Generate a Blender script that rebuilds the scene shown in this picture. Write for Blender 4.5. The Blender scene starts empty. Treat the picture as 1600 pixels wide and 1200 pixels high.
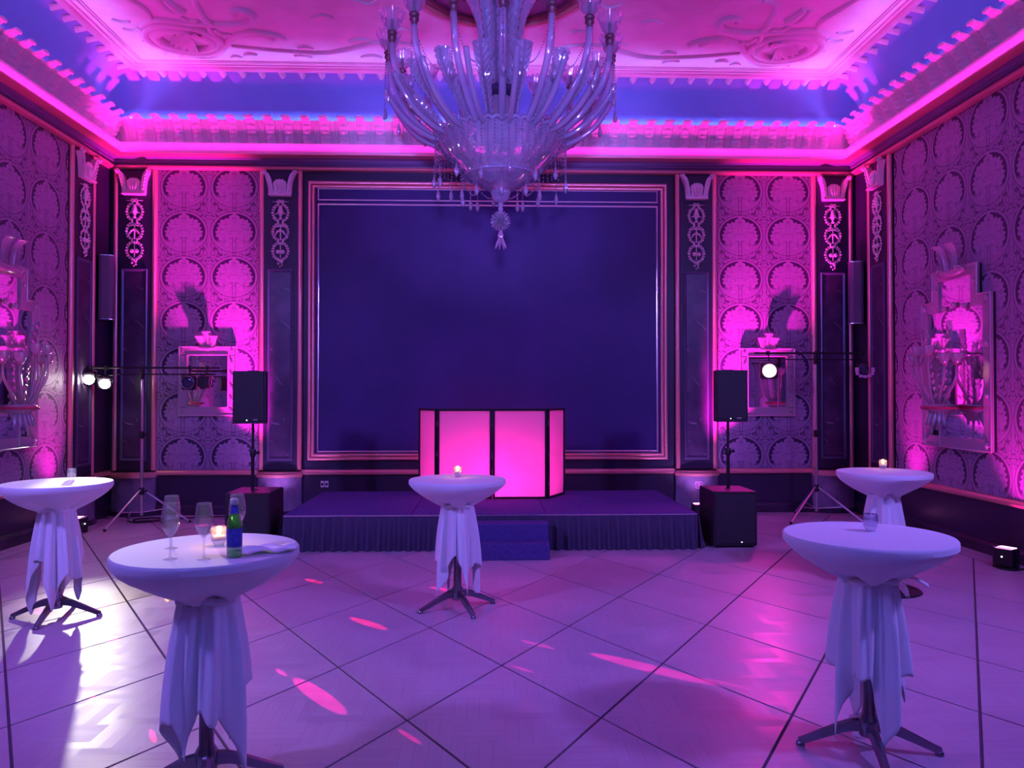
import bpy, math, random
from mathutils import Vector, Matrix
PI = math.pi
R = math.radians
random.seed(7)
scene = bpy.context.scene
COL = scene.collection

# ------------------------------------------------------------------ camera
XL, XR, YB, YF = -5.55, 5.60, 11.50, -2.5      # room: side walls, far wall, wall behind the camera
XC = (XL + XR) / 2
cam_d = bpy.data.cameras.new('camera')
cam_d.sensor_width = 36.0
cam_d.lens = 27.0
cam_d.clip_start = 0.05
cam = bpy.data.objects.new('camera', cam_d)
COL.objects.link(cam)
cam.location = (0, 0, 1.77)
cam.rotation_euler = (R(90 + 0.8), 0, R(-1.9))
scene.camera = cam

# ------------------------------------------------------------------ world, exposure
w = bpy.data.worlds.new('dark_world')
scene.world = w
w.use_nodes = True
w.node_tree.nodes['Background'].inputs[0].default_value = (0.10, 0.03, 0.25, 1)
w.node_tree.nodes['Background'].inputs[1].default_value = 0.02
vs = scene.view_settings
vs.view_transform = 'Standard'
vs.look = 'None'
vs.exposure = 0.36
vs.gamma = 1.0
vs.use_curve_mapping = False
scene.cycles.max_bounces = 6
scene.cycles.transparent_max_bounces = 18
scene.cycles.adaptive_threshold = 0.02
scene.cycles.sample_clamp_indirect = 6.0
scene.cycles.caustics_reflective = False
scene.cycles.caustics_refractive = False

# ------------------------------------------------------------------ lights of the room and added fill
def light(name, kind, loc, color, power, aim=None, **kw):
    d = bpy.data.lights.new(name, kind)
    d.color = color
    d.energy = power
    for k, v in kw.items():
        setattr(d, k, v)
    o = bpy.data.objects.new(name, d)
    COL.objects.link(o)
    o.location = loc
    if aim is not None:
        o.rotation_euler = (Vector(aim) - Vector(loc)).to_track_quat('-Z', 'Y').to_euler()
    return o

BLUE = (0.16, 0.24, 1.0)
VIOLET = (0.36, 0.12, 1.0)
PINK = (1.0, 0.012, 0.60)
HOT = (1.0, 0.02, 0.45)

# indirect LED strips lying on the ledge behind the plaster leaves, shining up into the cove
def strip(name, a, b, inward, power, color=BLUE):
    a, b = Vector(a), Vector(b)
    mid = (a + b) / 2
    L = (b - a).length
    o = light(name, 'AREA', mid, color, power, None, shape='RECTANGLE', size=L, size_y=0.05)
    zdir = -(Vector(inward) * 0.55 + Vector((0, 0, 1))).normalized()
    xdir = (b - a).normalized()
    ydir = zdir.cross(xdir)
    o.rotation_euler = Matrix((xdir, ydir, zdir)).transposed().to_euler()
    return o
ZS = 5.66
P_COVE = 8.5
strip('cove_light', (XL + .2, YB - .12, ZS), (XR - .2, YB - .12, ZS), (0, -1, 0), P_COVE * 11)
strip('cove_light', (XL + .12, 4.5, ZS), (XL + .12, YB - .2, ZS), (1, 0, 0), P_COVE * 7)
strip('cove_light', (XR - .12, 4.5, ZS), (XR - .12, YB - .2, ZS), (-1, 0, 0), P_COVE * 7)
strip('cove_light', (XL + .12, YF + .2, ZS), (XL + .12, 4.5, ZS), (1, 0, 0), P_COVE * 1.5 * 7)
strip('cove_light', (XR - .12, YF + .2, ZS), (XR - .12, 4.5, ZS), (-1, 0, 0), P_COVE * 1.5 * 7)
strip('cove_light', (XL + .2, YF + .12, ZS), (XR - .2, YF + .12, ZS), (0, 1, 0), P_COVE * 1.5 * 11)

# pink LED strips on the little shelf under the ledge, shining up past its lip
ZP = 5.268
for a_, b_, inw, L_ in (((XL + .26, YB - .298, ZP), (XR - .26, YB - .298, ZP), (0, -1, 0), 10.6), ((XL + .245, 4.0, ZP), (XL + .245, YB - .26, ZP), (1, 0, 0), 7.2), ((XR - .245, 4.0, ZP), (XR - .245, YB - .26, ZP), (-1, 0, 0), 7.2)):
    o = strip('ledge_light', a_, b_, inw, 5.2 * L_, (1.0, .012, .55))
    o.data.size_y = .03

# floor uplights close to the walls (their housings are built further down at these places)
UPLIGHTS = [  # x, y, aim, colour, power, spot degrees
    (-3.03, 10.97, (-4.10, 11.5, 3.35), PINK, 3500, 35),
    (3.06, 10.97, (4.22, 11.5, 3.35), PINK, 3600, 35),
    (-5.22, 10.02, (-5.54, 9.45, 3.6), PINK, 130, 62),
    (5.27, 9.92, (5.59, 9.35, 3.6), PINK, 130, 62),
    (5.32, 7.72, (5.59, 8.4, 3.6), PINK, 150, 62),
    (-5.27, 7.40, (-5.54, 8.2, 3.6), PINK, 150, 62),
    (-5.27, 4.80, (-5.40, 4.8, 5.2), PINK, 200, 46),
    (5.32, 4.80, (5.45, 4.8, 5.2), PINK, 200, 46),
]
for (x, y, aim, colr, pw, deg) in UPLIGHTS:
    light('uplight_beam', 'SPOT', (x, y, 0.24), colr, pw, aim, spot_size=R(deg), spot_blend=1.0, shadow_soft_size=0.05)

# second, violet head of the two uplights before the pedestals
for x in (-3.03, 3.06):
    light('uplight_violet_beam', 'SPOT', (x, 10.95, .23), (.62, .22, 1.0), 22, (x, 11.5, 1.7), spot_size=R(112), spot_blend=.8, shadow_soft_size=.05)

# violet fill lamps added out of view on the near side and end walls
ADDED_WASH = [(XL + .40, 2.2, 4.75, (-0.4, 8.0, 0.3)), (XR - .40, 2.2, 4.75, (0.6, 8.0, 0.3)), (0.0, YF + .4, 2.3, (0.15, 8.2, 4.85))]
for (x, y, z, aim), WP, deg in zip(ADDED_WASH, (820, 820, 3300), (85, 85, 24)):
    light('wash_beam', 'SPOT', (x, y, z), (0.29, 0.18, 1.0), WP, aim, spot_size=R(deg), spot_blend=0.9, shadow_soft_size=0.25)

# ------------------------------------------------------------------ helpers: objects and meshes
def link(o, parent=None, loc=None, rotz=None):
    COL.objects.link(o)
    if parent is not None:
        o.parent = parent
    if loc is not None:
        o.location = loc
    if rotz is not None:
        o.rotation_euler = (0, 0, rotz)
    return o

def tag(o, label=None, cat=None, group=None, kind=None):
    if label: o['label'] = label
    if cat: o['category'] = cat
    if group: o['group'] = group
    if kind: o['kind'] = kind
    return o

def thing(name, label, cat, loc=(0, 0, 0), rotz=0, group=None):
    o = bpy.data.objects.new(name, None)
    o.empty_display_size = 0.1
    link(o, None, loc, rotz)
    return tag(o, label, cat, group)

def setting(name, loc=(0, 0, 0), rotz=0, label=None):
    o = bpy.data.objects.new(name, None)
    o.empty_display_size = 0.1
    link(o, None, loc, rotz)
    o['kind'] = 'structure'
    if label: o['label'] = label
    return o

def copy_tree(o, parent=None, loc=None, rotz=None):
    c = o.copy()
    COL.objects.link(c)
    c.parent = parent
    if loc is not None: c.location = loc
    if rotz is not None: c.rotation_euler = (0, 0, rotz)
    for ch in list(o.children):
        copy_tree(ch, c)
    return c

class MB:
    """collects shapes, builds ONE mesh object"""
    def __init__(s):
        s.v, s.f, s.sm = [], [], []
        s.M = Matrix.Identity(4)
    def at(s, M):
        s.M = M
        return s
    def add(s, vs_, fs, smooth=False):
        b = len(s.v)
        s.v += [tuple(s.M @ Vector(p)) for p in vs_]
        s.f += [tuple(b + i for i in f) for f in fs]
        s.sm += [smooth] * len(fs)
        return s
    def box(s, c, d, bev=0.0):
        cx, cy, cz = c
        hx, hy, hz = d[0] / 2, d[1] / 2, d[2] / 2
        if bev <= 0:
            vs_ = [(cx + a * hx, cy + b * hy, cz + e * hz) for e in (-1, 1) for b in (-1, 1) for a in (-1, 1)]
            return s.add(vs_, [(0, 2, 3, 1), (4, 5, 7, 6), (0, 1, 5, 4), (2, 6, 7, 3), (0, 4, 6, 2), (1, 3, 7, 5)])
        b = min(bev, hx * .9, hy * .9, hz * .9)
        o8 = lambda i, z: [(cx - hx + b, cy - hy + i, z), (cx + hx - b, cy - hy + i, z), (cx + hx - i, cy - hy + b, z), (cx + hx - i, cy + hy - b, z),
                           (cx + hx - b, cy + hy - i, z), (cx - hx + b, cy + hy - i, z), (cx - hx + i, cy + hy - b, z), (cx - hx + i, cy - hy + b, z)]
        r1, r2 = o8(0, cz - hz + b), o8(0, cz + hz - b)
        bot = [(cx - hx + b, cy - hy + b, cz - hz), (cx + hx - b, cy - hy + b, cz - hz), (cx + hx - b, cy + hy - b, cz - hz), (cx - hx + b, cy + hy - b, cz - hz)]
        top = [(x, y, cz + hz) for x, y, z in bot]
        vs_ = r1 + r2 + bot + top
        fs = [(i, (i + 1) % 8, 8 + (i + 1) % 8, 8 + i) for i in range(8)]
        B, T = 16, 20
        fs += [(B + 3, B + 2, B + 1, B), (T, T + 1, T + 2, T + 3)]
        fs += [(B, B + 1, 1, 0), (B + 1, 2, 1), (B + 1, B + 2, 3, 2), (B + 2, 4, 3), (B + 2, B + 3, 5, 4), (B + 3, 6, 5), (B + 3, B, 7, 6), (B, 0, 7)]
        fs += [(8, 9, T + 1, T), (9, 10, T + 1), (10, 11, T + 2, T + 1), (11, 12, T + 2), (12, 13, T + 3, T + 2), (13, 14, T + 3), (14, 15, T, T + 3), (15, 8, T)]
        return s.add(vs_, fs)
    def lathe(s, prof, n=24, c=(0, 0, 0), smooth=True, rmod=None, cap=True):
        """prof: (radius, z) from bottom to top"""
        vs_, fs = [], []
        for j, (r, z) in enumerate(prof):
            for i in range(n):
                a = 2 * PI * i / n
                rr, zz = (r, z) if rmod is None else rmod(r, z, a, j)
                vs_.append((c[0] + rr * math.cos(a), c[1] + rr * math.sin(a), c[2] + zz))
        m = len(prof)
        for j in range(m - 1):
            for i in range(n):
                k = (i + 1) % n
                fs.append((j * n + i, j * n + k, (j + 1) * n + k, (j + 1) * n + i))
        s.add(vs_, fs, smooth)
        if cap:
            if prof[0][0] > 1e-4: s.add(vs_[:n], [tuple(reversed(range(n)))])
            if prof[-1][0] > 1e-4: s.add(vs_[-n:], [tuple(range(n))])
        return s
    def tube(s, pts, rad, n=8, smooth=True, cap=True, flat=1.0, up=None):
        """rad: number or list; flat: second radius as a share of the first, across `up`"""
        pts = [Vector(p) for p in pts]
        m = len(pts)
        rr = rad if isinstance(rad, (list, tuple)) else [rad] * m
        vs_, fs = [], []
        prev = None
        for j, p in enumerate(pts):
            t = (pts[min(j + 1, m - 1)] - pts[max(j - 1, 0)])
            t = t.normalized() if t.length > 1e-9 else Vector((0, 0, 1))
            if up is not None:
                a1 = Vector(up).cross(t)
                a1 = a1.normalized() if a1.length > 1e-6 else Vector((1, 0, 0))
            elif prev is None:
                ref = Vector((0, 0, 1)) if abs(t.z) < .9 else Vector((1, 0, 0))
                a1 = ref.cross(t).normalized()
            else:
                a1 = (prev - t * prev.dot(t))
                a1 = a1.normalized() if a1.length > 1e-6 else Vector((1, 0, 0))
            prev = a1
            a2 = t.cross(a1)
            for i in range(n):
                a = 2 * PI * i / n
                vs_.append(p + a1 * (rr[j] * math.cos(a)) + a2 * (rr[j] * flat * math.sin(a)))
        for j in range(m - 1):
            for i in range(n):
                k = (i + 1) % n
                fs.append((j * n + i, j * n + k, (j + 1) * n + k, (j + 1) * n + i))
        s.add(vs_, fs, smooth)
        if cap:
            s.add(vs_[:n], [tuple(reversed(range(n)))])
            s.add(vs_[-n:], [tuple(range(n))])
        return s
    def prism(s, poly, y0, y1, inset=0.0):
        """poly: (x, z) outline counter-clockwise seen from -y; y0 back, y1 front (smaller y is nearer the room)"""
        n = len(poly)
        cx = sum(p[0] for p in poly) / n
        cz = sum(p[1] for p in poly) / n
        fr = poly if inset == 0 else [(cx + (x - cx) * (1 - inset), cz + (z - cz) * (1 - inset)) for x, z in poly]
        vs_ = [(x, y0, z) for x, z in poly] + [(x, y1, z) for x, z in fr]
        fs = [(i, (i + 1) % n, n + (i + 1) % n, n + i) for i in range(n)]
        fs = [tuple(reversed(f)) for f in fs] if y1 > y0 else fs
        fs.append(tuple(range(n, 2 * n)))
        fs.append(tuple(reversed(range(n))))
        return s.add(vs_, fs)
    def ball(s, c, r, n=8, m=6, sc=(1, 1, 1)):
        prof = [(r * math.sin(PI * j / m), -r * math.cos(PI * j / m)) for j in range(m + 1)]
        vs_, fs = [], []
        for (q, z) in prof:
            for i in range(n):
                a = 2 * PI * i / n
                vs_.append((c[0] + sc[0] * q * math.cos(a), c[1] + sc[1] * q * math.sin(a), c[2] + sc[2] * z))
        for j in range(m):
            for i in range(n):
                k = (i + 1) % n
                fs.append((j * n + i, j * n + k, (j + 1) * n + k, (j + 1) * n + i))
        return s.add(vs_, fs, True)
    def octa(s, c, r, h=None):
        h = r if h is None else h
        x, y, z = c
        return s.add([(x + r, y, z), (x, y + r, z), (x - r, y, z), (x, y - r, z), (x, y, z + h), (x, y, z - h)],
                     [(0, 1, 4), (1, 2, 4), (2, 3, 4), (3, 0, 4), (1, 0, 5), (2, 1, 5), (3, 2, 5), (0, 3, 5)])
    def grid(s, fn, nu, nv, wrap=False, smooth=True):
        """fn(u, v) -> point for u, v in 0..1"""
        vs_ = [fn(i / nu, j / nv) for j in range(nv + 1) for i in range(nu + (0 if wrap else 1))]
        wN = nu if wrap else nu + 1
        fs = []
        for j in range(nv):
            for i in range(nu):
                k = (i + 1) % wN
                fs.append((j * wN + i, j * wN + k, (j + 1) * wN + k, (j + 1) * wN + i))
        return s.add(vs_, fs, smooth)
    def mesh(s, name, mat=None, sharp=None):
        me = bpy.data.meshes.new(name)
        me.from_pydata(s.v, [], s.f)
        me.polygons.foreach_set('use_smooth', s.sm)
        if sharp: me.set_sharp_from_angle(angle=R(sharp))
        if mat: me.materials.append(mat)
        me.update()
        return me
    def build(s, name, mat=None, parent=None, loc=None, rotz=None, sharp=None):
        return link(bpy.data.objects.new(name, s.mesh(name, mat, sharp)), parent, loc, rotz)

def obj(name, me, parent=None, loc=None, rotz=None):
    return link(bpy.data.objects.new(name, me), parent, loc, rotz)

def smooth_path(pts, k=6):
    """Catmull-Rom through the points"""
    P = [Vector(p) for p in pts]
    out = []
    for i in range(len(P) - 1):
        a, b, c, d = P[max(i - 1, 0)], P[i], P[i + 1], P[min(i + 2, len(P) - 1)]
        for t in range(k):
            t = t / k
            out.append(0.5 * ((2 * b) + (c - a) * t + (2 * a - 5 * b + 4 * c - d) * t * t + (3 * b - a - 3 * c + d) * t ** 3))
    out.append(P[-1])
    return out

# ------------------------------------------------------------------ helpers: materials
class E:
    """tiny expression wrapper: python arithmetic becomes Math nodes"""
    nt = None
    def __init__(s, sock): s.s = sock
    @staticmethod
    def m(op, *a):
        n = E.nt.nodes.new('ShaderNodeMath')
        n.operation = op
        for i, x in enumerate(a):
            if isinstance(x, E): E.nt.links.new(x.s, n.inputs[i])
            else: n.inputs[i].default_value = float(x)
        return E(n.outputs[0])
    def __add__(s, o): return E.m('ADD', s, o)
    __radd__ = __add__
    def __sub__(s, o): return E.m('SUBTRACT', s, o)
    def __rsub__(s, o): return E.m('SUBTRACT', o, s)
    def __mul__(s, o): return E.m('MULTIPLY', s, o)
    __rmul__ = __mul__
    def __truediv__(s, o): return E.m('DIVIDE', s, o)
def e_abs(x): return E.m('ABSOLUTE', x)
def e_sin(x): return E.m('SINE', x)
def e_cos(x): return E.m('COSINE', x)
def e_sqrt(x): return E.m('SQRT', x)
def e_min(a, b): return E.m('MINIMUM', a, b)
def e_max(a, b): return E.m('MAXIMUM', a, b)
def e_gt(a, b): return E.m('GREATER_THAN', a, b)
def e_lt(a, b): return E.m('LESS_THAN', a, b)
def e_atan2(a, b): return E.m('ARCTAN2', a, b)
def e_floor(a): return E.m('FLOOR', a)
def e_frac(a): return E.m('FRACT', a)
def e_step(x, a, b):
    n = E.nt.nodes.new('ShaderNodeMapRange')
    n.interpolation_type = 'SMOOTHSTEP'
    E.nt.links.new(x.s, n.inputs[0])
    n.inputs[1].default_value, n.inputs[2].default_value = a, b
    return E(n.outputs[0])
def e_noise(vec, scale, detail=2.0, rough=0.5):
    n = E.nt.nodes.new('ShaderNodeTexNoise')
    E.nt.links.new(vec, n.inputs['Vector'])
    n.inputs['Scale'].default_value, n.inputs['Detail'].default_value, n.inputs['Roughness'].default_value = scale, detail, rough
    return E(n.outputs[0])
def e_combine(x, y, z=0.0):
    n = E.nt.nodes.new('ShaderNodeCombineXYZ')
    for i, q in enumerate((x, y, z)):
        if isinstance(q, E): E.nt.links.new(q.s, n.inputs[i])
        else: n.inputs[i].default_value = q
    return n.outputs[0]
def e_coord(kind='Object'):
    t = E.nt.nodes.new('ShaderNodeTexCoord')
    sp = E.nt.nodes.new('ShaderNodeSeparateXYZ')
    E.nt.links.new(t.outputs[kind], sp.inputs[0])
    return t.outputs[kind], E(sp.outputs[0]), E(sp.outputs[1]), E(sp.outputs[2])
def e_mix(fac, a, b):
    n = E.nt.nodes.new('ShaderNodeMix')
    n.data_type = 'RGBA'
    if isinstance(fac, E): E.nt.links.new(fac.s, n.inputs[0])
    else: n.inputs[0].default_value = fac
    for i, q in ((6, a), (7, b)):
        if isinstance(q, tuple): n.inputs[i].default_value = (*q[:3], 1)
        else: E.nt.links.new(q, n.inputs[i])
    return n.outputs[2]
def e_bump(h, strength=0.3, dist=0.01):
    n = E.nt.nodes.new('ShaderNodeBump')
    n.inputs['Strength'].default_value, n.inputs['Distance'].default_value = strength, dist
    E.nt.links.new(h.s, n.inputs['Height'])
    return n.outputs[0]

def mat(name, color=(.5, .5, .5), rough=.5, metal=0.0, spec=0.5, emit=None, estr=0.0, coat=0.0, sheen=0.0):
    m = bpy.data.materials.new(name)
    m.use_nodes = True
    b = m.node_tree.nodes['Principled BSDF']
    b.inputs['Base Color'].default_value = (*color, 1)
    b.inputs['Roughness'].default_value = rough
    b.inputs['Metallic'].default_value = metal
    b.inputs['Specular IOR Level'].default_value = spec
    b.inputs['Coat Weight'].default_value = coat
    b.inputs['Sheen Weight'].default_value = sheen
    if emit:
        b.inputs['Emission Color'].default_value = (*emit, 1)
        b.inputs['Emission Strength'].default_value = estr
    E.nt = m.node_tree
    return m
def bsdf(m): return m.node_tree.nodes['Principled BSDF']
def plug(m, sock, inp):
    m.node_tree.links.new(sock.s if isinstance(sock, E) else sock, bsdf(m).inputs[inp])
def mottle(m, c1, c2, scale=6.0, detail=4.0, lo=.35, hi=.65, bump=0.0):
    E.nt = m.node_tree
    vec = e_coord()[0]
    n = e_noise(vec, scale, detail)
    plug(m, e_mix(e_step(n, lo, hi), c1, c2), 'Base Color')
    if bump: plug(m, e_bump(n, bump, .01), 'Normal')
    return m

def glassy(name, tint=(.86, .86, .95), body=(.75, .75, .9), fill=.22, rough=.06, gloss=.16):
    """moulded decorative glass seen thin: clear, reflecting, slightly milky"""
    m = bpy.data.materials.new(name)
    m.use_nodes = True
    nt = m.node_tree
    nt.nodes.remove(nt.nodes['Principled BSDF'])
    out = nt.nodes['Material Output']
    tr = nt.nodes.new('ShaderNodeBsdfTransparent'); tr.inputs[0].default_value = (*tint, 1)
    df = nt.nodes.new('ShaderNodeBsdfTranslucent'); df.inputs[0].default_value = (*body, 1)
    d2 = nt.nodes.new('ShaderNodeBsdfDiffuse'); d2.inputs[0].default_value = (*body, 1)
    gl = nt.nodes.new('ShaderNodeBsdfGlossy'); gl.inputs[1].default_value = rough
    fr = nt.nodes.new('ShaderNodeLayerWeight'); fr.inputs[0].default_value = .35
    a0 = nt.nodes.new('ShaderNodeMixShader'); a0.inputs[0].default_value = .5
    a1 = nt.nodes.new('ShaderNodeMixShader'); a1.inputs[0].default_value = fill
    a2 = nt.nodes.new('ShaderNodeMixShader')
    mr = nt.nodes.new('ShaderNodeMapRange'); mr.inputs[3].default_value = gloss; mr.inputs[4].default_value = min(1, gloss + .65)
    L = nt.links.new
    L(df.outputs[0], a0.inputs[1]); L(d2.outputs[0], a0.inputs[2])
    L(tr.outputs[0], a1.inputs[1]); L(a0.outputs[0], a1.inputs[2])
    L(fr.outputs['Facing'], mr.inputs[0]); L(mr.outputs[0], a2.inputs[0])
    L(a1.outputs[0], a2.inputs[1]); L(gl.outputs[0], a2.inputs[2])
    L(a2.outputs[0], out.inputs[0])
    return m

# ------------------------------------------------------------------ materials
M = {}
def damask(name):
    """figured silk wall covering: rows of leafy medallions in ogee bands"""
    m = mat(name, rough=.55, sheen=.3)
    vec, X, Y, Z = e_coord()
    u = e_frac(X / 0.735 + 0.5) - 0.5
    v = e_frac(Z / 0.665 + 0.5) - 0.5
    au = e_abs(u)
    vv = v - 0.04
    r = e_sqrt(u * u + vv * vv * 1.08)
    th = e_atan2(u, vv)
    # leafy mirrored filling
    nz = e_noise(e_combine(au, v, 0.0), 10.0, 1.2, .45)
    nz2 = e_noise(e_combine(au, v, 3.7), 20.0, 0.8, .4)
    vein = e_step(e_abs(nz - 0.5), 0.010, 0.040)
    vein2 = e_step(e_abs(nz2 - 0.5), 0.015, 0.05)
    ath = e_abs(th)
    rays = e_step(e_abs(e_sin(ath * 5.5 + r * 9.0)), 0.05, 0.35)
    petal = 0.360 + 0.014 * e_cos(th * 24.0) + 0.05 * (nz2 - 0.5) + 0.075 * e_max(1.0 - ath * 3.2, 0.0) + 0.012 * e_cos(th * 7.0)
    inside = e_lt(r, petal)
    disc = e_lt(r, 0.425)
    crescent = disc * (1.0 - inside) * e_step(vv, -0.26, -0.12)
    ring = e_gt(r, 0.425) * e_lt(r, 0.468)
    line = e_gt(r, 0.468) * e_lt(r, 0.482)
    field = 1.0 - disc
    ff = e_noise(e_combine(au, e_abs(e_frac(v + 0.5) - 0.5) * 1.0 + v * 0.3, 9.1), 9.0, 1.0, .45)
    fieldfig = e_step(e_abs(ff - 0.5), 0.012, 0.05)
    stem = e_lt(e_abs(au - 0.03), 0.010) * e_lt(vv, -0.12)
    fig = inside * (0.34 + 0.36 * vein + 0.16 * vein2 + 0.16 * rays) + disc * (1.0 - inside) * (1.0 - crescent) * 0.8
    bg = field * (ring * 0.85 + (1.0 - ring) * (0.14 + 0.62 * fieldfig)) * (1.0 - line * 0.7)
    val = e_max(e_min(fig + bg, 1.0) * (1.0 - crescent * 0.95), 0.0)
    val = val * (1.0 - stem * 0.5)
    plug(m, e_mix(val, (.030, .018, .065), (.42, .26, .46)), 'Base Color')
    plug(m, e_mix(val, (.7, .7, .7), (.42, .42, .42)), 'Roughness')
    plug(m, e_bump(val, .25, .004), 'Normal')
    return m
M['damask'] = damask('damask_silk')
M['damask_side'] = M['damask']
M['lacquer'] = mat('dark_lacquered_wall', (.030, .022, .060), .42)
M['dado'] = mottle(mat('dark_wainscot', (.03, .02, .045), .38), (.022, .014, .035), (.05, .03, .07), 3)
def marble():
    m = mat('dark_veined_marble', (.06, .04, .09), .34)
    vec, X, Y, Z = e_coord()
    n = e_noise(e_combine(X * 1.0 + Z * 0.8, Z * 0.5 - X * 0.4, Y), 1.6, 2.0, .5)
    vein = e_step(e_abs(n - 0.5), 0.006, 0.0) * e_step(e_noise(vec, 3.0, 2.0), .5, .6)
    cloud = e_step(e_noise(vec, 4.0, 3.0), .3, .75)
    c = e_mix(cloud, (.05, .03, .08), (.12, .075, .15))
    plug(m, e_mix(vein, c, (.55, .45, .55)), 'Base Color')
    return m
M['marble'] = marble()
M['gold'] = mat('rose_gilded_moulding', (.98, .42, .40), .30, metal=.55)
M['silver'] = mat('silver_leaf_line', (.85, .80, .85), .25, metal=.9)
M['plaster'] = mottle(mat('white_plaster', (.8, .78, .78), .6), (.76, .74, .74), (.84, .82, .82), 3)
M['cove_blue'] = mottle(mat('blue_violet_painted_cove', (.26, .26, .72), .7), (.29, .33, .68), (.31, .35, .72), 2)  # blue of the cove lighting is put into the base colour
M['gilt_plaster'] = mat('gilded_plaster_relief', (.95, .80, .82), .35, metal=.1)
M['panel_dark'] = mottle(mat('dark_cloudy_panel', (.05, .035, .11), .5), (.022, .009, .12), (.038, .016, .16), .9, 5, .35, .7)
M['joint'] = mat('dark_floor_joint', (.13, .08, .11), .85, spec=.1)
def parquet():
    m = mat('worn_parquet', (.5, .42, .38), .36)
    vec, X, Y, Z = e_coord()
    # baskets of short strips turned alternately
    cell = 0.28
    cx, cy = e_floor(X / cell), e_floor(Y / cell)
    par = e_frac((cx + cy) * 0.5) * 2.0
    a = X * par + Y * (1.0 - par)
    s = e_floor(a / 0.07)
    rnd = e_frac(e_sin(s * 12.99 + cx * 78.2 + cy * 37.7) * 43758.5)
    along = Y * par + X * (1.0 - par)
    grain = e_noise(e_combine(a * 40.0, along * 3.0), 1.0, 3.0)
    seam = e_lt(e_frac(a / 0.07), 0.04)
    inf = E.nt.nodes.new('ShaderNodeObjectInfo')
    rv = E(inf.outputs['Random'])
    t = rnd * 0.30 + grain * 0.45 + rv * 0.25
    wear = e_noise(vec, 2.0, 4.0)
    c = e_mix(t, (.42, .31, .38), (.60, .46, .55))
    c = e_mix(e_step(wear, .45, .75) * 0.4, c, (.66, .52, .60))
    c = e_mix(seam * 0.35, c, (.12, .08, .08))
    plug(m, c, 'Base Color')
    plug(m, 0.26 + rnd * 0.12 + wear * 0.12, 'Roughness')
    plug(m, e_bump(rnd * 0.5 + grain * 0.4, .06, .003), 'Normal')
    return m
M['parquet'] = parquet()
M['cloth'] = mottle(mat('white_tablecloth', (.82, .82, .84), .8, sheen=.25), (.815, .815, .835), (.825, .825, .845), 30, 2)
M['chrome'] = mat('dark_chrome', (.30, .28, .34), .22, metal=.9)
M['black'] = mat('black_plastic', (.018, .016, .022), .42)
M['black_grille'] = mottle(mat('black_speaker_grille', (.02, .018, .024), .6), (.012, .012, .016), (.03, .028, .034), 160, 1)
M['black_metal'] = mat('black_painted_metal', (.025, .022, .03), .35, metal=.3)
M['steel'] = mat('satin_steel_tube', (.72, .66, .70), .28, metal=.9)
M['carpet'] = mottle(mat('dark_stage_carpet', (.10, .07, .12), .95, spec=.1), (.07, .05, .20), (.11, .08, .29), 70, 2, bump=.2)
M['skirt'] = mat('dark_stage_skirt', (.045, .03, .085), .55, sheen=.3)
M['glass'] = glassy('moulded_glass', body=(.85, .85, 1), fill=.42, rough=.06, gloss=.10)
M['glass_leaf'] = glassy('ribbed_glass', tint=(.78, .78, .92), body=(.88, .88, 1.0), fill=.55, rough=.06, gloss=.20)
M['crystal'] = glassy('crystal_bead', tint=(.8, .8, .95), body=(.9, .9, 1), fill=.45, rough=.04, gloss=.35)
M['glass_pink'] = glassy('mirror_frame_glass', tint=(.8, .7, .8), body=(.95, .72, .88), fill=.92, rough=.18, gloss=.15)  # rose tint holds the pink light falling on the mirror frames
M['sconce_glass'] = glassy('sconce_glass', tint=(.85, .8, .9), body=(.95, .85, .95), fill=.5, rough=.05, gloss=.25)
M['clear'] = glassy('drinking_glass', tint=(.97, .97, 1), body=(.9, .9, 1), fill=.03, rough=.02, gloss=.05)
M['mirror'] = mat('mirror_silvering', (.80, .78, .84), .03, metal=1.0)
M['brass_dark'] = mat('dark_candle_socket', (.16, .07, .08), .4, metal=.5)
M['white'] = mat('white_plastic', (.8, .8, .82), .4)
M['led_dot'] = mat('status_led', (.8, .85, 1), .3, emit=(.8, .85, 1), estr=4)
M['lamp_white'] = mat('lit_white_lens', (1, 1, 1), .2, emit=(1.0, .98, .86), estr=60)
M['lamp_red'] = mat('lit_red_lens', (1, .5, .5), .2, emit=(1.0, .42, .34), estr=3)
M['lamp_pink'] = mat('lit_pink_lens', (1, .4, .8), .2, emit=(1.0, .25, .75), estr=6)
M['lens'] = mat('dark_glass_lens', (.05, .04, .10), .08, coat=.6)
M['rubber'] = mat('black_rubber', (.015, .013, .016), .7)
M['flame'] = mat('candle_flame', (1, .6, .2), .5, emit=(1.0, .50, .14), estr=14)
M['wax'] = mat('candle_wax', (.95, .85, .75), .5)
M['wine'] = glassy('white_wine', tint=(.92, .90, .80), body=(.9, .85, .6), fill=.10, rough=.03, gloss=.06)
M['bottle'] = glassy('green_bottle_glass', tint=(.20, .62, .18), body=(.15, .6, .12), fill=.22, rough=.03, gloss=.12)
M['label_blue'] = mottle(mat('blue_paper_label', (.06, .08, .45), .5), (.05, .06, .40), (.09, .11, .55), 60, 2)
M['foil'] = mat('pale_green_foil', (.65, .8, .55), .3, metal=.4)

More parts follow.
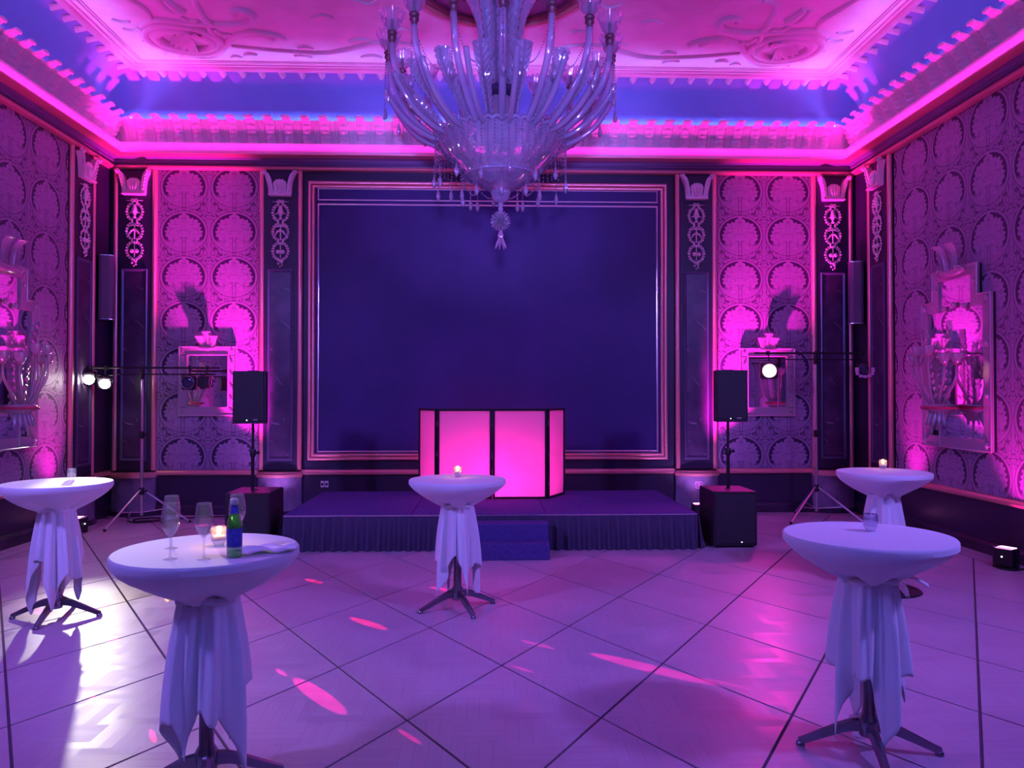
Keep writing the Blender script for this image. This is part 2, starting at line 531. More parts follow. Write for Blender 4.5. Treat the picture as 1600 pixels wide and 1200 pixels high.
# ================================================================== SETTING
# ---- floor: rhombic parquet panels between dark strips
fb = MB().box(((XL + XR) / 2, (YB + YF) / 2, -.056), (XR - XL + .4, YB - YF + .4, .1))
floor = fb.build('floor', M['joint']); floor['kind'] = 'structure'
HX, HY = .53, .832
OX, OY = .10, 5.05
SC = .983
IN = .34
ix0, ix1, iy0, iy1 = XL + IN, XR - IN, YF + IN, YB - IN
def clip(poly):
    for axis, lim, sgn in ((0, ix0, 1), (0, ix1, -1), (1, iy0, 1), (1, iy1, -1)):
        out = []
        for i in range(len(poly)):
            a, b = poly[i], poly[(i + 1) % len(poly)]
            da, db = (a[axis] - lim) * sgn, (b[axis] - lim) * sgn
            if da >= 0: out.append(a)
            if da * db < 0:
                t = da / (da - db)
                out.append((a[0] + (b[0] - a[0]) * t, a[1] + (b[1] - a[1]) * t))
        poly = out
        if len(poly) < 3: return None
    return poly
def slab(poly, top=0.0, th=.012, bev=.0012):
    n = len(poly)
    cx = sum(p[0] for p in poly) / n; cy = sum(p[1] for p in poly) / n
    ins = [(cx + (x - cx) * (1 - bev / .45), cy + (y - cy) * (1 - bev / .45)) for x, y in poly]
    b = MB()
    vs_ = [(x, y, top - th) for x, y in poly] + [(x, y, top - .0012) for x, y in poly] + [(x, y, top) for x, y in ins]
    fs = [(i, (i + 1) % n, n + (i + 1) % n, n + i) for i in range(n)] + [(n + i, n + (i + 1) % n, 2 * n + (i + 1) % n, 2 * n + i) for i in range(n)]
    fs.append(tuple(range(2 * n, 3 * n)))
    return b.add(vs_, fs)
whole = None
for k in range(-14, 14):
    for m_ in range(-12, 12):
        if (k + m_) % 2 == 0: continue
        cx, cy = OX + HX * k, OY + HY * m_
        rh = [(cx - HX * SC, cy), (cx, cy - HY * SC), (cx + HX * SC, cy), (cx, cy + HY * SC)]
        p = clip(rh)
        if not p: continue
        loc = [(x - cx, y - cy) for x, y in p]
        area = .5 * abs(sum(loc[i][0] * loc[(i + 1) % len(loc)][1] - loc[(i + 1) % len(loc)][0] * loc[i][1] for i in range(len(loc))))
        if area < .01: continue
        if area > 2 * HX * HY * SC * SC - .001:
            if whole is None: whole = slab(loc).mesh('parquet_panel', M['parquet'])
            obj('parquet_panel', whole, floor, (cx, cy, 0))
        else:
            slab(loc).build('parquet_panel', M['parquet'], floor, (cx, cy, 0))
# border boards along the walls
def board(x0, x1, y0, y1):
    slab([(x0, y0), (x1, y0), (x1, y1), (x0, y1)]).build('border_board', M['parquet'], floor)
for a, b in ((.02, .165), (.175, .325)):
    for i in range(6):
        s0, s1 = XL + a + (XR - XL - 2 * a) * i / 6, XL + a + (XR - XL - 2 * a) * (i + 1) / 6
        board(s0 + .004, s1 - .004, YB - b, YB - a)
    for i in range(7):
        s0, s1 = YF + .33 + (YB - YF - .66) * i / 7, YF + .33 + (YB - YF - .66) * (i + 1) / 7
        board(XL + a, XL + b, s0 + .004, s1 - .004)
        board(XR - b, XR - a, s0 + .004, s1 - .004)

# ---- walls
DADO = .60            # top of the dark wainscot
def wall(name, loc, rotz, width):
    b = MB().box((0, .10, 3.2), (width, .2, 6.6))
    o = b.build(name, M['lacquer'], None, loc, rotz); o['kind'] = 'structure'
    return o
wall_back = wall('wall_back', (XC, YB, 0), 0, XR - XL + .4)
wall_left = wall('wall_left', (XL, (YB + YF) / 2, 0), R(90), YB - YF)
wall_right = wall('wall_right', (XR, (YB + YF) / 2, 0), R(-90), YB - YF)
wall_front = wall('wall_front', (XC, YF, 0), R(180), XR - XL + .4)
# local frame of a side wall: x along the wall, -y into the room
def lx_left(y): return y - (YB + YF) / 2
def lx_right(y): return (YB + YF) / 2 - y

def silk(parent, x0, x1, z0, z1, ox, oz):
    """figured silk stretched over a board; origin sits on a medallion"""
    b = MB().box(((x0 + x1) / 2 - ox, -.012, (z0 + z1) / 2 - oz), (x1 - x0, .024, z1 - z0), .006)
    return b.build('silk_panel', M['damask'], parent, (ox, 0, oz))
Z_TOP = 5.12
mz = 4.82
silk(wall_back, -4.885 - XC, -3.355 - XC, DADO + .06, Z_TOP, -4.105 - XC - .3675, mz)
silk(wall_back, 3.445 - XC, 4.965 - XC, DADO + .06, Z_TOP, 4.205 - XC - .3675, mz)
for i in range(2):      # side walls: widths of silk stretched beside each other
    ya, yb_ = (YF + .02, 4.3) if i == 0 else (4.3, 10.30)
    silk(wall_left, lx_left(ya), lx_left(yb_), DADO + .06, Z_TOP, lx_left(9.80), mz)
    silk(wall_right, lx_right(yb_), lx_right(ya), DADO + .06, Z_TOP, lx_right(9.80), mz)
silk(wall_front, -5.4, 5.4, DADO + .06, Z_TOP, 0, mz)

def frame_sweep(b, x0, x1, z0, z1, prof):
    """mitred frame; prof: (inset from the outer edge, height off the wall)"""
    vs_, fs = [], []
    n = len(prof)
    for (i, o) in prof:
        vs_ += [(x0 + i, -o, z0 + i), (x1 - i, -o, z0 + i), (x1 - i, -o, z1 - i), (x0 + i, -o, z1 - i)]
    for j in range(n - 1):
        for c in range(4):
            d = (c + 1) % 4
            fs.append((j * 4 + c, j * 4 + d, (j + 1) * 4 + d, (j + 1) * 4 + c))
    return b.add(vs_, fs)
def half_round(w_, h_, k=6):
    return [(w_ / 2 - w_ / 2 * math.cos(PI * i / k), h_ * math.sin(PI * i / k)) for i in range(k + 1)]

# ---- large centre panel
PX0, PX1, PZ0, PZ1 = -2.645 - XC, 2.715 - XC, .80, 4.945
b = MB(); frame_sweep(b, PX0, PX1, PZ0, PZ1, [(0, 0), (0, .05)] + [(x + .0, y + .05) for x, y in half_round(.045, .022)] + [(.05, .04), (.05, .05)] + [(x + .055, y + .04) for x, y in half_round(.04, .02)] + [(.10, .02), (.10, 0)])
b.build('panel_frame', M['gold'], wall_back, sharp=40)
b = MB().box(((PX0 + PX1) / 2, -.008, (PZ0 + PZ1) / 2), (PX1 - PX0 - .2, .016, PZ1 - PZ0 - .2))
b.build('centre_panel', M['panel_dark'], wall_back)
b = MB(); frame_sweep(b, PX0 + .135, PX1 - .135, PZ0 + .115, 4.615, [(0, .014), (0, .03), (.012, .036), (.024, .03), (.024, .014)])
b.build('panel_line', M['silver'], wall_back)
b = MB(); frame_sweep(b, PX0 + .135, PX1 - .135, 4.66, 4.845, [(0, .014), (0, .028), (.009, .032), (.018, .028), (.018, .014)])
b.build('panel_line', M['silver'], wall_back)

# ---- wainscot rail and skirting
def rail(name, side, pieces, z, mat_, prof, parent):
    for (a, c) in pieces:
        bb = MB()
        vs_, fs = [], []
        for (o, zz) in prof:
            vs_ += [(a, -o, z + zz), (c, -o, z + zz)]
        for j in range(len(prof) - 1):
            fs.append((2 * j, 2 * j + 1, 2 * j + 3, 2 * j + 2))
        fs.append(tuple(2 * j for j in range(len(prof)))); fs.append(tuple(2 * j + 1 for j in reversed(range(len(prof)))))
        bb.add(vs_, fs).build(name, mat_, parent)
RAIL = [(0, -.02), (.045, -.015), (.06, .0), (.06, .018), (.04, .03), (.03, .05), (.035, .06), (0, .062)]
rail('dado_rail', 'b', [(-4.86 - XC, -3.37 - XC), (-2.74 - XC, 2.83 - XC), (3.46 - XC, 4.95 - XC)], DADO, M['gold'], RAIL, wall_back)
rail('dado_rail', 'l', [(lx_left(YF), lx_left(10.32)), (lx_left(10.96), lx_left(YB))], DADO, M['gold'], RAIL, wall_left)
rail('dado_rail', 'r', [(lx_right(10.36), lx_right(YF)), (lx_right(YB), lx_right(10.98))], DADO, M['gold'], RAIL, wall_right)
BASE = [(0, 0), (.05, 0), (.05, .11), (.03, .135), (.015, .14), (0, .15)]
def baseboard(name, loc, rotz, L):
    bb = MB(); vs_, fs = [], []
    for (o, zz) in BASE: vs_ += [(-L / 2, -o, zz), (L / 2, -o, zz)]
    for j in range(len(BASE) - 1): fs.append((2 * j, 2 * j + 1, 2 * j + 3, 2 * j + 2))
    o = bb.add(vs_, fs).build(name, M['dado'], None, loc, rotz); o['kind'] = 'structure'
baseboard('baseboard_back', (XC, YB, 0), 0, XR - XL)
baseboard('baseboard_left', (XL, (YB + YF) / 2, 0), R(90), YB - YF)
baseboard('baseboard_right', (XR, (YB + YF) / 2, 0), R(-90), YB - YF)

# ---- pilasters
def capital_mesh():
    b = MB()
    half = [(.0, 0), (.155, 0), (.168, .03), (.172, .12), (.185, .22), (.215, .30), (.232, .335), (.205, .352), (.165, .33), (.135, .27), (.112, .17), (.098, .06), (.090, .05), (.088, .12), (.098, .17), (.085, .215), (.06, .225), (.045, .245), (.02, .235), (0, .25)]
    poly = half + [(-x, z) for x, z in reversed(half[1:-1])]
    n = len(poly)
    vs_ = [(x, 0, z) for x, z in poly] + [(x * .985, -.06 - .03 * (z / .35) ** 2, z * .99 + .002) for x, z in poly]
    fs = [(i, (i + 1) % n, n + (i + 1) % n, n + i) for i in range(n)] + [tuple(range(n, 2 * n))]
    b.add(vs_, fs)
    for sx in (-1, 1):          # relief veins
        for k in range(5):
            z0 = .05 + .052 * k
            xo = .118 + .012 * k
            b.tube([(sx * xo, -.066 - .02 * k / 5, z0), (sx * (xo + .03), -.078 - .02 * k / 5, z0 + .035), (sx * (xo + .05), -.066 - .02 * k / 5, z0 + .075)], [.008, .012, .005], 5)
    for sx in (-1, 0, 1):
        b.tube([(0, -.062, .03), (sx * .04, -.085, .10), (sx * .055, -.075, .19)], [.012, .018, .008], 6)
    b.box((0, -.045, .012), (.33, .10, .024), .008)
    return b.mesh('capital', M['gilt_plaster'], 35)
def scroll_mesh():
    b = MB()
    pts = []
    for i in range(22):
        a = i / 21 * 3.6 * PI
        rr = .038 * (1 - i / 26)
        pts.append((rr * math.cos(a), -.02 - .035 * i / 21, rr * math.sin(a)))
    b.tube(pts, [.014 * (1 - i / 40) for i in range(22)], 6)
    b.ball((0, -.05, 0), .022)
    return b.mesh('scroll', M['gilt_plaster'])
def wreath_mesh(kind):
    b = MB()
    rx, rz = .118, .135
    N = 20
    gap = .20
    for i in range(N):      # laurel ring of little leaves, open at top and bottom
        a = 2 * PI * i / N
        if abs(math.cos(a)) > math.cos(gap): continue
        x, z = rx * math.sin(a), rz * math.cos(a)
        b.ball((x, -.014, z), .0165 + .004 * (i % 2), 6, 4, (1.0, .6, 1.0))
    for sx in (-1, 1):
        pts = [(sx * rx * .83 * math.sin(a), -.010, rz * .83 * math.cos(a)) for a in [gap + (PI - 2 * gap) * i / 14 for i in range(15)]]
        b.tube(pts, .0055, 5)
    if kind == 0:           # little urn
        b.lathe([(.012, -.10), (.03, -.09), (.012, -.06), (.035, -.02), (.042, .03), (.025, .06), (.03, .075), (.008, .11), (0, .12)], 10, (0, -.012, 0))
        b.tube([(-.075, -.012, -.02), (-.03, -.02, .0), (.03, -.02, .0), (.075, -.012, -.02)], [.006, .012, .012, .006], 5)
    elif kind == 1:         # spread leaves on a stalk
        b.tube([(0, -.012, -.12), (0, -.012, .12)], .012, 6)
        for sx in (-1, 1):
            b.tube([(0, -.014, .03), (sx * .045, -.022, .0), (sx * .085, -.012, -.06)], [.012, .017, .004], 6)
            b.tube([(0, -.014, .09), (sx * .035, -.020, .085), (sx * .065, -.012, .07)], [.010, .012, .004], 6)
    else:                   # two fruits and a drop
        for sx in (-1, 1):
            b.ball((sx * .036, -.02, -.01), .032, 8, 6)
        b.tube([(0, -.012, .12), (0, -.012, -.1)], .009, 6)
        b.tube([(-.03, -.014, .10), (0, -.02, .13), (.03, -.014, .10)], .012, 6)
        for j in range(5):
            b.ball((.03 * math.sin(j * 2.4), -.018, -.14 - .022 * j), .026 - .003 * j, 6, 4)
    return b.mesh('wreath', M['gilt_plaster'])
def bow_mesh():
    b = MB()
    b.tube([(-.12, -.008, 0), (-.05, -.012, .0), (.05, -.012, 0), (.12, -.008, 0)], [.004, .008, .008, .004], 5)
    for sx in (-1, 1):
        b.tube([(sx * (.025 + .022 * math.cos(a)), -.018, .022 * math.sin(a)) for a in [2 * PI * i / 10 for i in range(11)]], .008, 5)
    return b.mesh('bow', M['gilt_plaster'])
CAP, SCR, WRE, BOW = capital_mesh(), scroll_mesh(), [wreath_mesh(k) for k in range(3)], bow_mesh()
PW = .56
def bowed(b, wid, d, z0, z1, bow, nseg=14, y_off=0):
    def outline(k):
        pts = [(-wid / 2, 0)]
        for i in range(nseg + 1):
            x = -wid / 2 + wid * i / nseg
            pts.append((x, -(d + bow * (1 - (2 * x / wid) ** 2)) + y_off))
        return pts + [(wid / 2, 0)]
    o = outline(0)
    n = len(o)
    vs_ = [(x, y, z0) for x, y in o] + [(x, y, z1) for x, y in o]
    fs = [(i, (i + 1) % n, n + (i + 1) % n, n + i) for i in range(n)] + [tuple(range(n, 2 * n)), tuple(reversed(range(n)))]
    return b.add(vs_, fs, False)
def pilaster_meshes():
    d = {}
    d['shaft'] = MB().box((0, -.03, (DADO + Z_TOP) / 2 + .03), (PW - .06, .06, Z_TOP - DADO - .06), .008).mesh('shaft', M['lacquer'])
    b = MB()
    b.tube([(0, -.035, DADO + .06), (0, -.035, Z_TOP)], .038, 12)
    d['rod'] = b.mesh('gilded_rod', M['gold'])
    b = MB().box((0, -.064, 2.22), (.30, .010, 2.72))
    d['inlay'] = b.mesh('marble_inlay', M['marble'])
    b = MB(); frame_sweep(b, -.19, .19, .80, 3.62, [(0, .055), (0, .075), (.012, .084), (.028, .076), (.04, .066), (.04, .055)])
    d['inlay_frame'] = b.mesh('inlay_frame', mat('blue_grey_moulding', (.13, .12, .22), .3, metal=.3))
    b = MB(); bowed(b, .63, .06, 0, .555, .12)
    d['pedestal'] = b.mesh('pedestal', M['ped'])
    b = MB(); bowed(b, .67, .085, .56, .60, .135); bowed(b, .65, .07, .60, .635, .125)
    d['pedestal_cap'] = b.mesh('pedestal_cap', M['gold'])
    b = MB(); bowed(b, .66, .075, 0, .07, .13)
    d['plinth'] = b.mesh('plinth', M['dado'])
    return d
M['ped'] = mottle(mat('polished_violet_grey_stone', (.22, .18, .28), .30), (.18, .14, .24), (.27, .22, .33), 5)
PM = pilaster_meshes()
def pilaster(n, loc, rotz, label):
    t = setting('trim_%d' % n, loc, rotz, label)
    obj('shaft', PM['shaft'], t); obj('marble_inlay', PM['inlay'], t); obj('inlay_frame', PM['inlay_frame'], t)
    for sx in (-1, 1): obj('gilded_rod', PM['rod'], t, (sx * PW / 2, 0, 0))
    obj('pedestal', PM['pedestal'], t); obj('pedestal_cap', PM['pedestal_cap'], t); obj('plinth', PM['plinth'], t)
    c = obj('capital', CAP, t, (0, -.06, 4.70))
    for sx in (-1, 1):
        s_ = obj('scroll', SCR, c, (sx * .222, -.06, .335)); s_.scale = (sx, 1, 1)
    obj('bow', BOW, t, (0, -.06, 4.625))
    for k in range(3): obj('wreath', WRE[k], t, (0, -.06, 4.46 - .285 * k))
    return t
pilaster(1, (-5.17, YB, 0), 0, 'pilaster of the far wall nearest the white stage lamp')
pilaster(2, (-3.045, YB, 0), 0, 'pilaster between the silk panel with the black speaker before it and the dark centre panel')
pilC = pilaster(3, (3.155, YB, 0), 0, 'pilaster on the red lamp side of the dark centre panel')
pilaster(4, (5.24, YB, 0), 0, 'pilaster of the far wall behind the tripod with the red lamp')
pilaster(5, (XL, 10.64, 0), R(90), 'pilaster at the end of the side wall behind the white lamp')
pilaster(6, (XR, 10.67, 0), R(-90), 'pilaster at the end of the side wall beside the stepped glass mirror')
# small lit monogram on one pedestal
b = MB()
y0 = -.181
for (x, z, wx, wz) in ((-.0, .045, .10, .012), (0, -.05, .085, .012), (-.052, .02, .012, .05), (-.046, -.034, .012, .03), (.045, -.02, .012, .05), (0, .0, .014, .09), (.0, .012, .07, .009), (.0, -.022, .07, .009), (.062, .022, .03, .010)):
    b.box((x, y0, .43 + z), (wx, .006, wz))
b.build('monogram', mat('pink_monogram_inlay', (.95, .45, .75), .3, metal=.2), pilC)

# ---- entablature round the room
def sweep_room(b, prof, smooth=False):
    vs_, fs = [], []
    for (o, z) in prof:
        vs_ += [(XL + o, YF + o, z), (XR - o, YF + o, z), (XR - o, YB - o, z), (XL + o, YB - o, z)]
    for j in range(len(prof) - 1):
        for c in range(4):
            d = (c + 1) % 4
            fs.append((j * 4 + d, j * 4 + c, (j + 1) * 4 + c, (j + 1) * 4 + d))
    return b.add(vs_, fs, smooth)
ent = setting('trim_7', label='entablature with acanthus frieze round the hall')
b = MB(); sweep_room(b, [(0, 5.09), (.10, 5.09), (.12, 5.10), (.128, 5.115), (.12, 5.13), (.10, 5.14), (.08, 5.145)]); b.build('bead_moulding', M['gold'], ent)
b = MB(); sweep_room(b, [(.08, 5.145), (.085, 5.16), (.11, 5.175), (.118, 5.19), (.11, 5.205), (.115, 5.22), (.135, 5.235), (.165, 5.245), (.17, 5.27), (.06, 5.275), (.06, 5.29)])
b.build('architrave', mat('dark_violet_lacquer', (.20, .13, .26), .34), ent)
b = MB(); sweep_room(b, [(.06, 5.29), (.185, 5.292), (.195, 5.305), (.20, 5.335), (.225, 5.37), (.24, 5.39), (.248, 5.40), (.252, 5.425), (.242, 5.437), (.09, 5.440)]); b.build('ledge_moulding', M['plaster'], ent)
b = MB(); sweep_room(b, [(.165, 5.244), (.30, 5.246), (.318, 5.252), (.320, 5.262), (.314, 5.266), (.165, 5.264)]); b.build('fillet', M['gold'], ent)
def fr_prof(t): return .085 + .17 * t ** 1.8, 5.435 + .325 * t
PITCH = .266
def frieze_side(name, length, loc, rotz):
    b = MB()
    nu, nv = int(length / PITCH * 26), 10
    def fn(u, v):
        x = (u - .5) * length
        ph = ((x / PITCH + .5) % 1.0) - .5           # 0 under a leaf
        o, z = fr_prof(v)
        fl = .040 * abs(math.sin(ph * 2 * PI * 3.5)) if abs(ph) > .2 else 0
        return (x, -(o + fl), z)
    b.grid(fn, nu, nv)
    o_, z_ = fr_prof(1)
    b.box((0, -(o_ + .0) / 2 - .02, z_ + .008), (length, .12, .022))
    return b.build(name, M['plaster'], ent, loc, rotz)
def leaf_mesh():
    b = MB()
    nv, nu = 26, 8
    def fn(u, v):
        s_ = u * 2 - 1
        o, z = fr_prof(min(v, 1.0))
        lobes = 5.0
        ser = abs(math.sin(v * PI * lobes))
        wdt = .078 * (.80 + .20 * ser) * (1.0 if v < .9 else 1 - 2.2 * (v - .9))
        rise = .030 + .060 * (1 - s_ * s_) * (.35 + .65 * ser) + .014 * math.cos(s_ * PI * 3)
        curl = .085 * max(0, (v - .72) / .28) ** 2
        return (s_ * wdt, -(o + rise + curl), z + .028 * v + .018 * abs(s_) * -math.sin(v * PI * lobes) * .4)
    b.grid(fn, nu, nv)
    o, z = fr_prof(1)
    b.ball((0, -(o + .13), z + .022), .036, 8, 6, (2.0, .8, .8))
    return b.mesh('acanthus_leaf', M['plaster'])
LEAF = leaf_mesh()
Lb = int((XR - XL - .5) / PITCH); Lb -= (Lb + 1) % 2
frieze_side('frieze', XR - XL - .17, (XC, YB, 0), 0)
for i in range(Lb):
    obj('acanthus_leaf', LEAF, ent, (XC + (i - (Lb - 1) / 2) * PITCH, YB, 0), 0)
ys = 4.6
nS = 25
for X_, rz in ((XL, R(90)), (XR, R(-90))):
    yc = YB - .30 - (nS - 1) / 2 * PITCH
    frieze_side('frieze', nS * PITCH + .36, (X_, yc + .05, 0), rz)
    for i in range(nS):
        obj('acanthus_leaf', LEAF, ent, (X_, YB - .25 - i * PITCH, 0), rz)
    L2 = YB - .30 - (nS - .5) * PITCH - YF
    b = MB(); b.grid(lambda u, v: ((u - .5) * L2, -fr_prof(v)[0], fr_prof(v)[1]), 4, 10)
    b.build('frieze', M['plaster'], ent, (X_, YF + L2 / 2, 0), rz)
# ---- cove and ceiling
ZC, INS = 6.40, .50
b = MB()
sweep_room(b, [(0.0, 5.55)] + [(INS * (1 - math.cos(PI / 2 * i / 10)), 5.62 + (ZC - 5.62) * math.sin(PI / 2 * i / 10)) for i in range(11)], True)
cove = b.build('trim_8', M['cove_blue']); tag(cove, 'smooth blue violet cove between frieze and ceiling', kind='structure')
cx0, cx1, cy0, cy1 = XL + INS, XR - INS, YF + INS, YB - INS
b = MB().box(((cx0 + cx1) / 2, (cy0 + cy1) / 2, ZC + .05), (cx1 - cx0 + .1, cy1 - cy0 + .1, .1))
ceil = b.build('ceiling', M['plaster']); ceil['kind'] = 'structure'
def ceil_ridge(ins, wd, hh, name='border_moulding'):
    b = MB(); vs_, fs = [], []
    prof = [(x, y) for x, y in half_round(wd, hh, 5)]
    for (o, h) in prof:
        q = ins + o
        vs_ += [(cx0 + q, cy0 + q, ZC - h), (cx1 - q, cy0 + q, ZC - h), (cx1 - q, cy1 - q, ZC - h), (cx0 + q, cy1 - q, ZC - h)]
    for j in range(len(prof) - 1):
        for c in range(4):
            d = (c + 1) % 4
            fs.append((j * 4 + d, j * 4 + c, (j + 1) * 4 + c, (j + 1) * 4 + d))
    b.add(vs_, fs, True).build(name, M['plaster'], ceil)
for ins, wd, hh in ((.0, .10, .05), (.13, .04, .025), (.22, .035, .022), (.27, .02, .015)): ceil_ridge(ins, wd, hh)
def tip_mesh():
    b = MB()
    def fn(u, v):
        s_ = u * 2 - 1
        wdt = .058 * (1 - .25 * v) * (.86 + .14 * abs(math.sin(v * 9)))
        return (s_ * wdt, -.04 + .15 * v, -.012 - .035 * (1 - s_ * s_) - .035 * v)
    b.grid(fn, 6, 8)
    b.box((0, .045, -.022), (.10, .14, .024), .006)
    return b.mesh('leaf_tip', M['plaster'])
TIP = tip_mesh()
n_ = int((cx1 - cx0) / .275)
for i in range(n_):
    obj('leaf_tip', TIP, ceil, (cx0 + (i + .5) * (cx1 - cx0) / n_, cy1, ZC), 0)
for i in range(20):
    obj('leaf_tip', TIP, ceil, (cx0, cy1 - (i + .5) * .275, ZC), R(90))
    obj('leaf_tip', TIP, ceil, (cx1, cy1 - (i + .5) * .275, ZC), R(-90))
# ---- stucco cartouches on the ceiling
def relief(paths, name, parent, sx):
    for pts, rad in paths:
        b = MB()
        P = smooth_path([((x if sx == 1 else 2 * XC - x), y, ZC - .004) for x, y in pts], 6)
        n = len(P)
        rr = [rad * (.45 + .55 * math.sin(PI * min(1, max(0, .08 + .84 * i / (n - 1)))) ** .6) for i in range(n)]
        b.tube(P, rr, 8)
        b.build(name, M['plaster'], parent)
def oval(cx, cy, ax, ay, tilt, n=40, a0=0, a1=2 * PI):
    out = []
    for i in range(n + 1):
        a = a0 + (a1 - a0) * i / n
        x, y = ax * math.cos(a), ay * math.sin(a)
        out.append((cx + x * math.cos(tilt) - y * math.sin(tilt), cy + x * math.sin(tilt) + y * math.cos(tilt)))
    return out
SCROLLS = [
    ([(-4.34, 9.73), (-4.27, 9.65), (-4.07, 9.54), (-3.80, 9.58), (-3.48, 9.63), (-3.13, 9.62), (-2.95, 9.55), (-2.86, 9.43), (-2.88, 9.31), (-2.97, 9.26), (-3.07, 9.31), (-3.06, 9.39)], .050),
    ([(-3.15, 9.66), (-3.40, 9.62), (-3.47, 9.50), (-3.46, 9.29), (-3.44, 9.11), (-3.36, 8.92), (-3.2, 8.86)], .045),
    ([(-4.36, 9.75), (-4.41, 9.93), (-4.37, 10.18), (-4.19, 10.42), (-3.89, 10.58), (-3.67, 10.50), (-3.49, 10.26), (-3.29, 9.99), (-3.08, 9.85), (-2.90, 9.88), (-2.78, 10.04)], .050),
    ([(-3.53, 10.23), (-3.50, 10.04), (-3.51, 9.80), (-3.46, 9.60)], .035),
    ([(-3.38, 10.23), (-2.84, 10.35), (-2.25, 10.41), (-1.95, 10.33), (-1.70, 10.2), (-1.34, 10.05), (-.95, 10.12)], .035),
    ([(-4.30, 8.72), (-4.18, 9.05), (-4.10, 9.27), (-4.12, 9.50)], .040),
    ([(-3.74, 9.46), (-3.68, 9.55), (-3.56, 9.54)], .035),
    ([(-3.76, 9.02), (-3.71, 9.25), (-3.64, 9.33)], .060),
    ([(-3.85, 9.05), (-3.84, 9.25), (-3.76, 9.36)], .045),
    ([(-3.45, 9.77), (-3.40, 9.90), (-3.28, 9.90)], .035),
    ([(-3.12, 9.90), (-2.98, 9.80), (-2.72, 9.90), (-2.62, 10.02)], .045),
    ([(-3.15, 9.97), (-2.98, 9.90), (-2.80, 9.99)], .035),
    ([(-4.62, 9.55), (-4.52, 9.62), (-4.42, 9.60)], .030),
    ([(-4.60, 9.80), (-4.48, 9.84), (-4.36, 9.76)], .030),
    ([(-4.50, 10.12), (-4.42, 10.18), (-4.45, 10.26)], .025),
    ([(-2.52, 10.28), (-2.40, 10.22), (-2.32, 10.30)], .030),
    ([(-1.80, 10.05), (-1.62, 9.98), (-1.5, 10.06)], .030),
    ([(-1.72, 10.52), (-1.55, 10.46), (-1.44, 10.54)], .028),
    ([(-2.62, 10.52), (-2.50, 10.48), (-2.40, 10.56)], .032),
    ([(-3.30, 10.52), (-3.22, 10.46), (-3.12, 10.50)], .032),
    ([(-3.50, 10.60), (-3.42, 10.54), (-3.36, 10.60)], .026),
    ([(-1.25, 9.72), (-1.10, 9.68), (-1.0, 9.74)], .022), ([(-2.15, 9.45), (-2.0, 9.36), (-1.88, 9.44)], .020), ([(-1.55, 9.0), (-1.4, 9.08), (-1.3, 9.0)], .020),
    ([(-4.20, 10.62), (-4.08, 10.56), (-3.98, 10.66)], .030),
    ([(-4.36, 10.50), (-4.28, 10.40), (-4.16, 10.50)], .035),
]
for sx in (1, -1):
    cart = relief(SCROLLS, 'stucco_scroll', ceil, sx)
    ctr = (-3.93, 10.07)
    for ax, ay, rad in ((.47, .40, .060), (.40, .33, .035), (.34, .27, .075)):
        relief([(oval(ctr[0], ctr[1], ax, ay, .35), rad)], 'stucco_oval', ceil, sx)
    # shell fan with scalloped rim in the oval
    b = MB()
    c0 = (ctr[0] + .12, ctr[1] - .02)
    def fan(u, v):
        a = R(95) + R(230) * u
        rr = (.03 + .27 * v) * (1 + .05 * math.cos(u * 2 * PI * 11) * v)
        h = .02 + .045 * v + .022 * v * math.cos(u * 2 * PI * 11)
        x = c0[0] + rr * math.cos(a) * .95; y = c0[1] + rr * math.sin(a) * .9
        return ((x if sx == 1 else 2 * XC - x), y, ZC - h)
    b.grid(fan, 88, 8)
    b.build('stucco_shell', M['plaster'], ceil)
# ---- ceiling rose above the chandelier
CHX, CHY = .15, 8.20
rose = setting('trim_9', (CHX, CHY + .28, ZC), label='round dark ceiling rose with gilded rings')
MB().lathe([(0, -.012), (.98, -.012), (1.0, 0)], 64, cap=False).build('rose_disc', mat('dark_painted_rose', (.16, .09, .2), .5), rose)
for r_, rad in ((1.06, .05), (.94, .035), (.60, .03)):
    MB().tube([(r_ * math.cos(2 * PI * i / 64), r_ * math.sin(2 * PI * i / 64), -.012) for i in range(65)], rad, 8).build('gilded_ring', mat('dull_gilding', (.55, .30, .26), .4, metal=.4) if rad > .04 else M['brass_dark'], rose)

# ================================================================== CHANDELIER
ch = thing('chandelier', 'huge many-armed glass chandelier with plumes, beads and cups hanging from the ceiling', 'chandelier', (CHX, CHY, 0))
Z0 = 4.49          # rim of the bowl
# bowl: ribbed drum running down into a shallow cone
b = MB()
def bowl_mod(r, z, a, j):
    k = 1 + (.022 * math.cos(a * 32 + (j % 2) * PI) if 0 < j < 9 else .012 * math.cos(a * 32))
    return r * k, z
prof = [(.09, 3.945), (.16, 3.97), (.24, 4.01), (.33, 4.075), (.375, 4.10), (.39, 4.125), (.46, 4.185), (.53, 4.25), (.59, 4.32), (.635, 4.39), (.665, 4.45), (.68, Z0)]
b.lathe(prof, 128, rmod=bowl_mod, cap=False)
bowl = b.build('bowl', M['glass_leaf'], ch)
b = MB(); b.tube([(.385 * math.cos(2 * PI * i / 48), .385 * math.sin(2 * PI * i / 48), 4.108) for i in range(49)], .016, 6)
b.build('ledge_ring', M['glass'], bowl)
b = MB()
for i in range(48):     # scalloped rim
    a0 = 2 * PI * i / 48
    b.tube([((.69 + .02 * math.sin(PI * k / 4)) * math.cos(a0 + 2 * PI / 48 * k / 4), (.69 + .02 * math.sin(PI * k / 4)) * math.sin(a0 + 2 * PI / 48 * k / 4), Z0 + .028 * math.sin(PI * k / 4)) for k in range(5)], .022, 6)
b.build('rim', M['glass_leaf'], bowl)
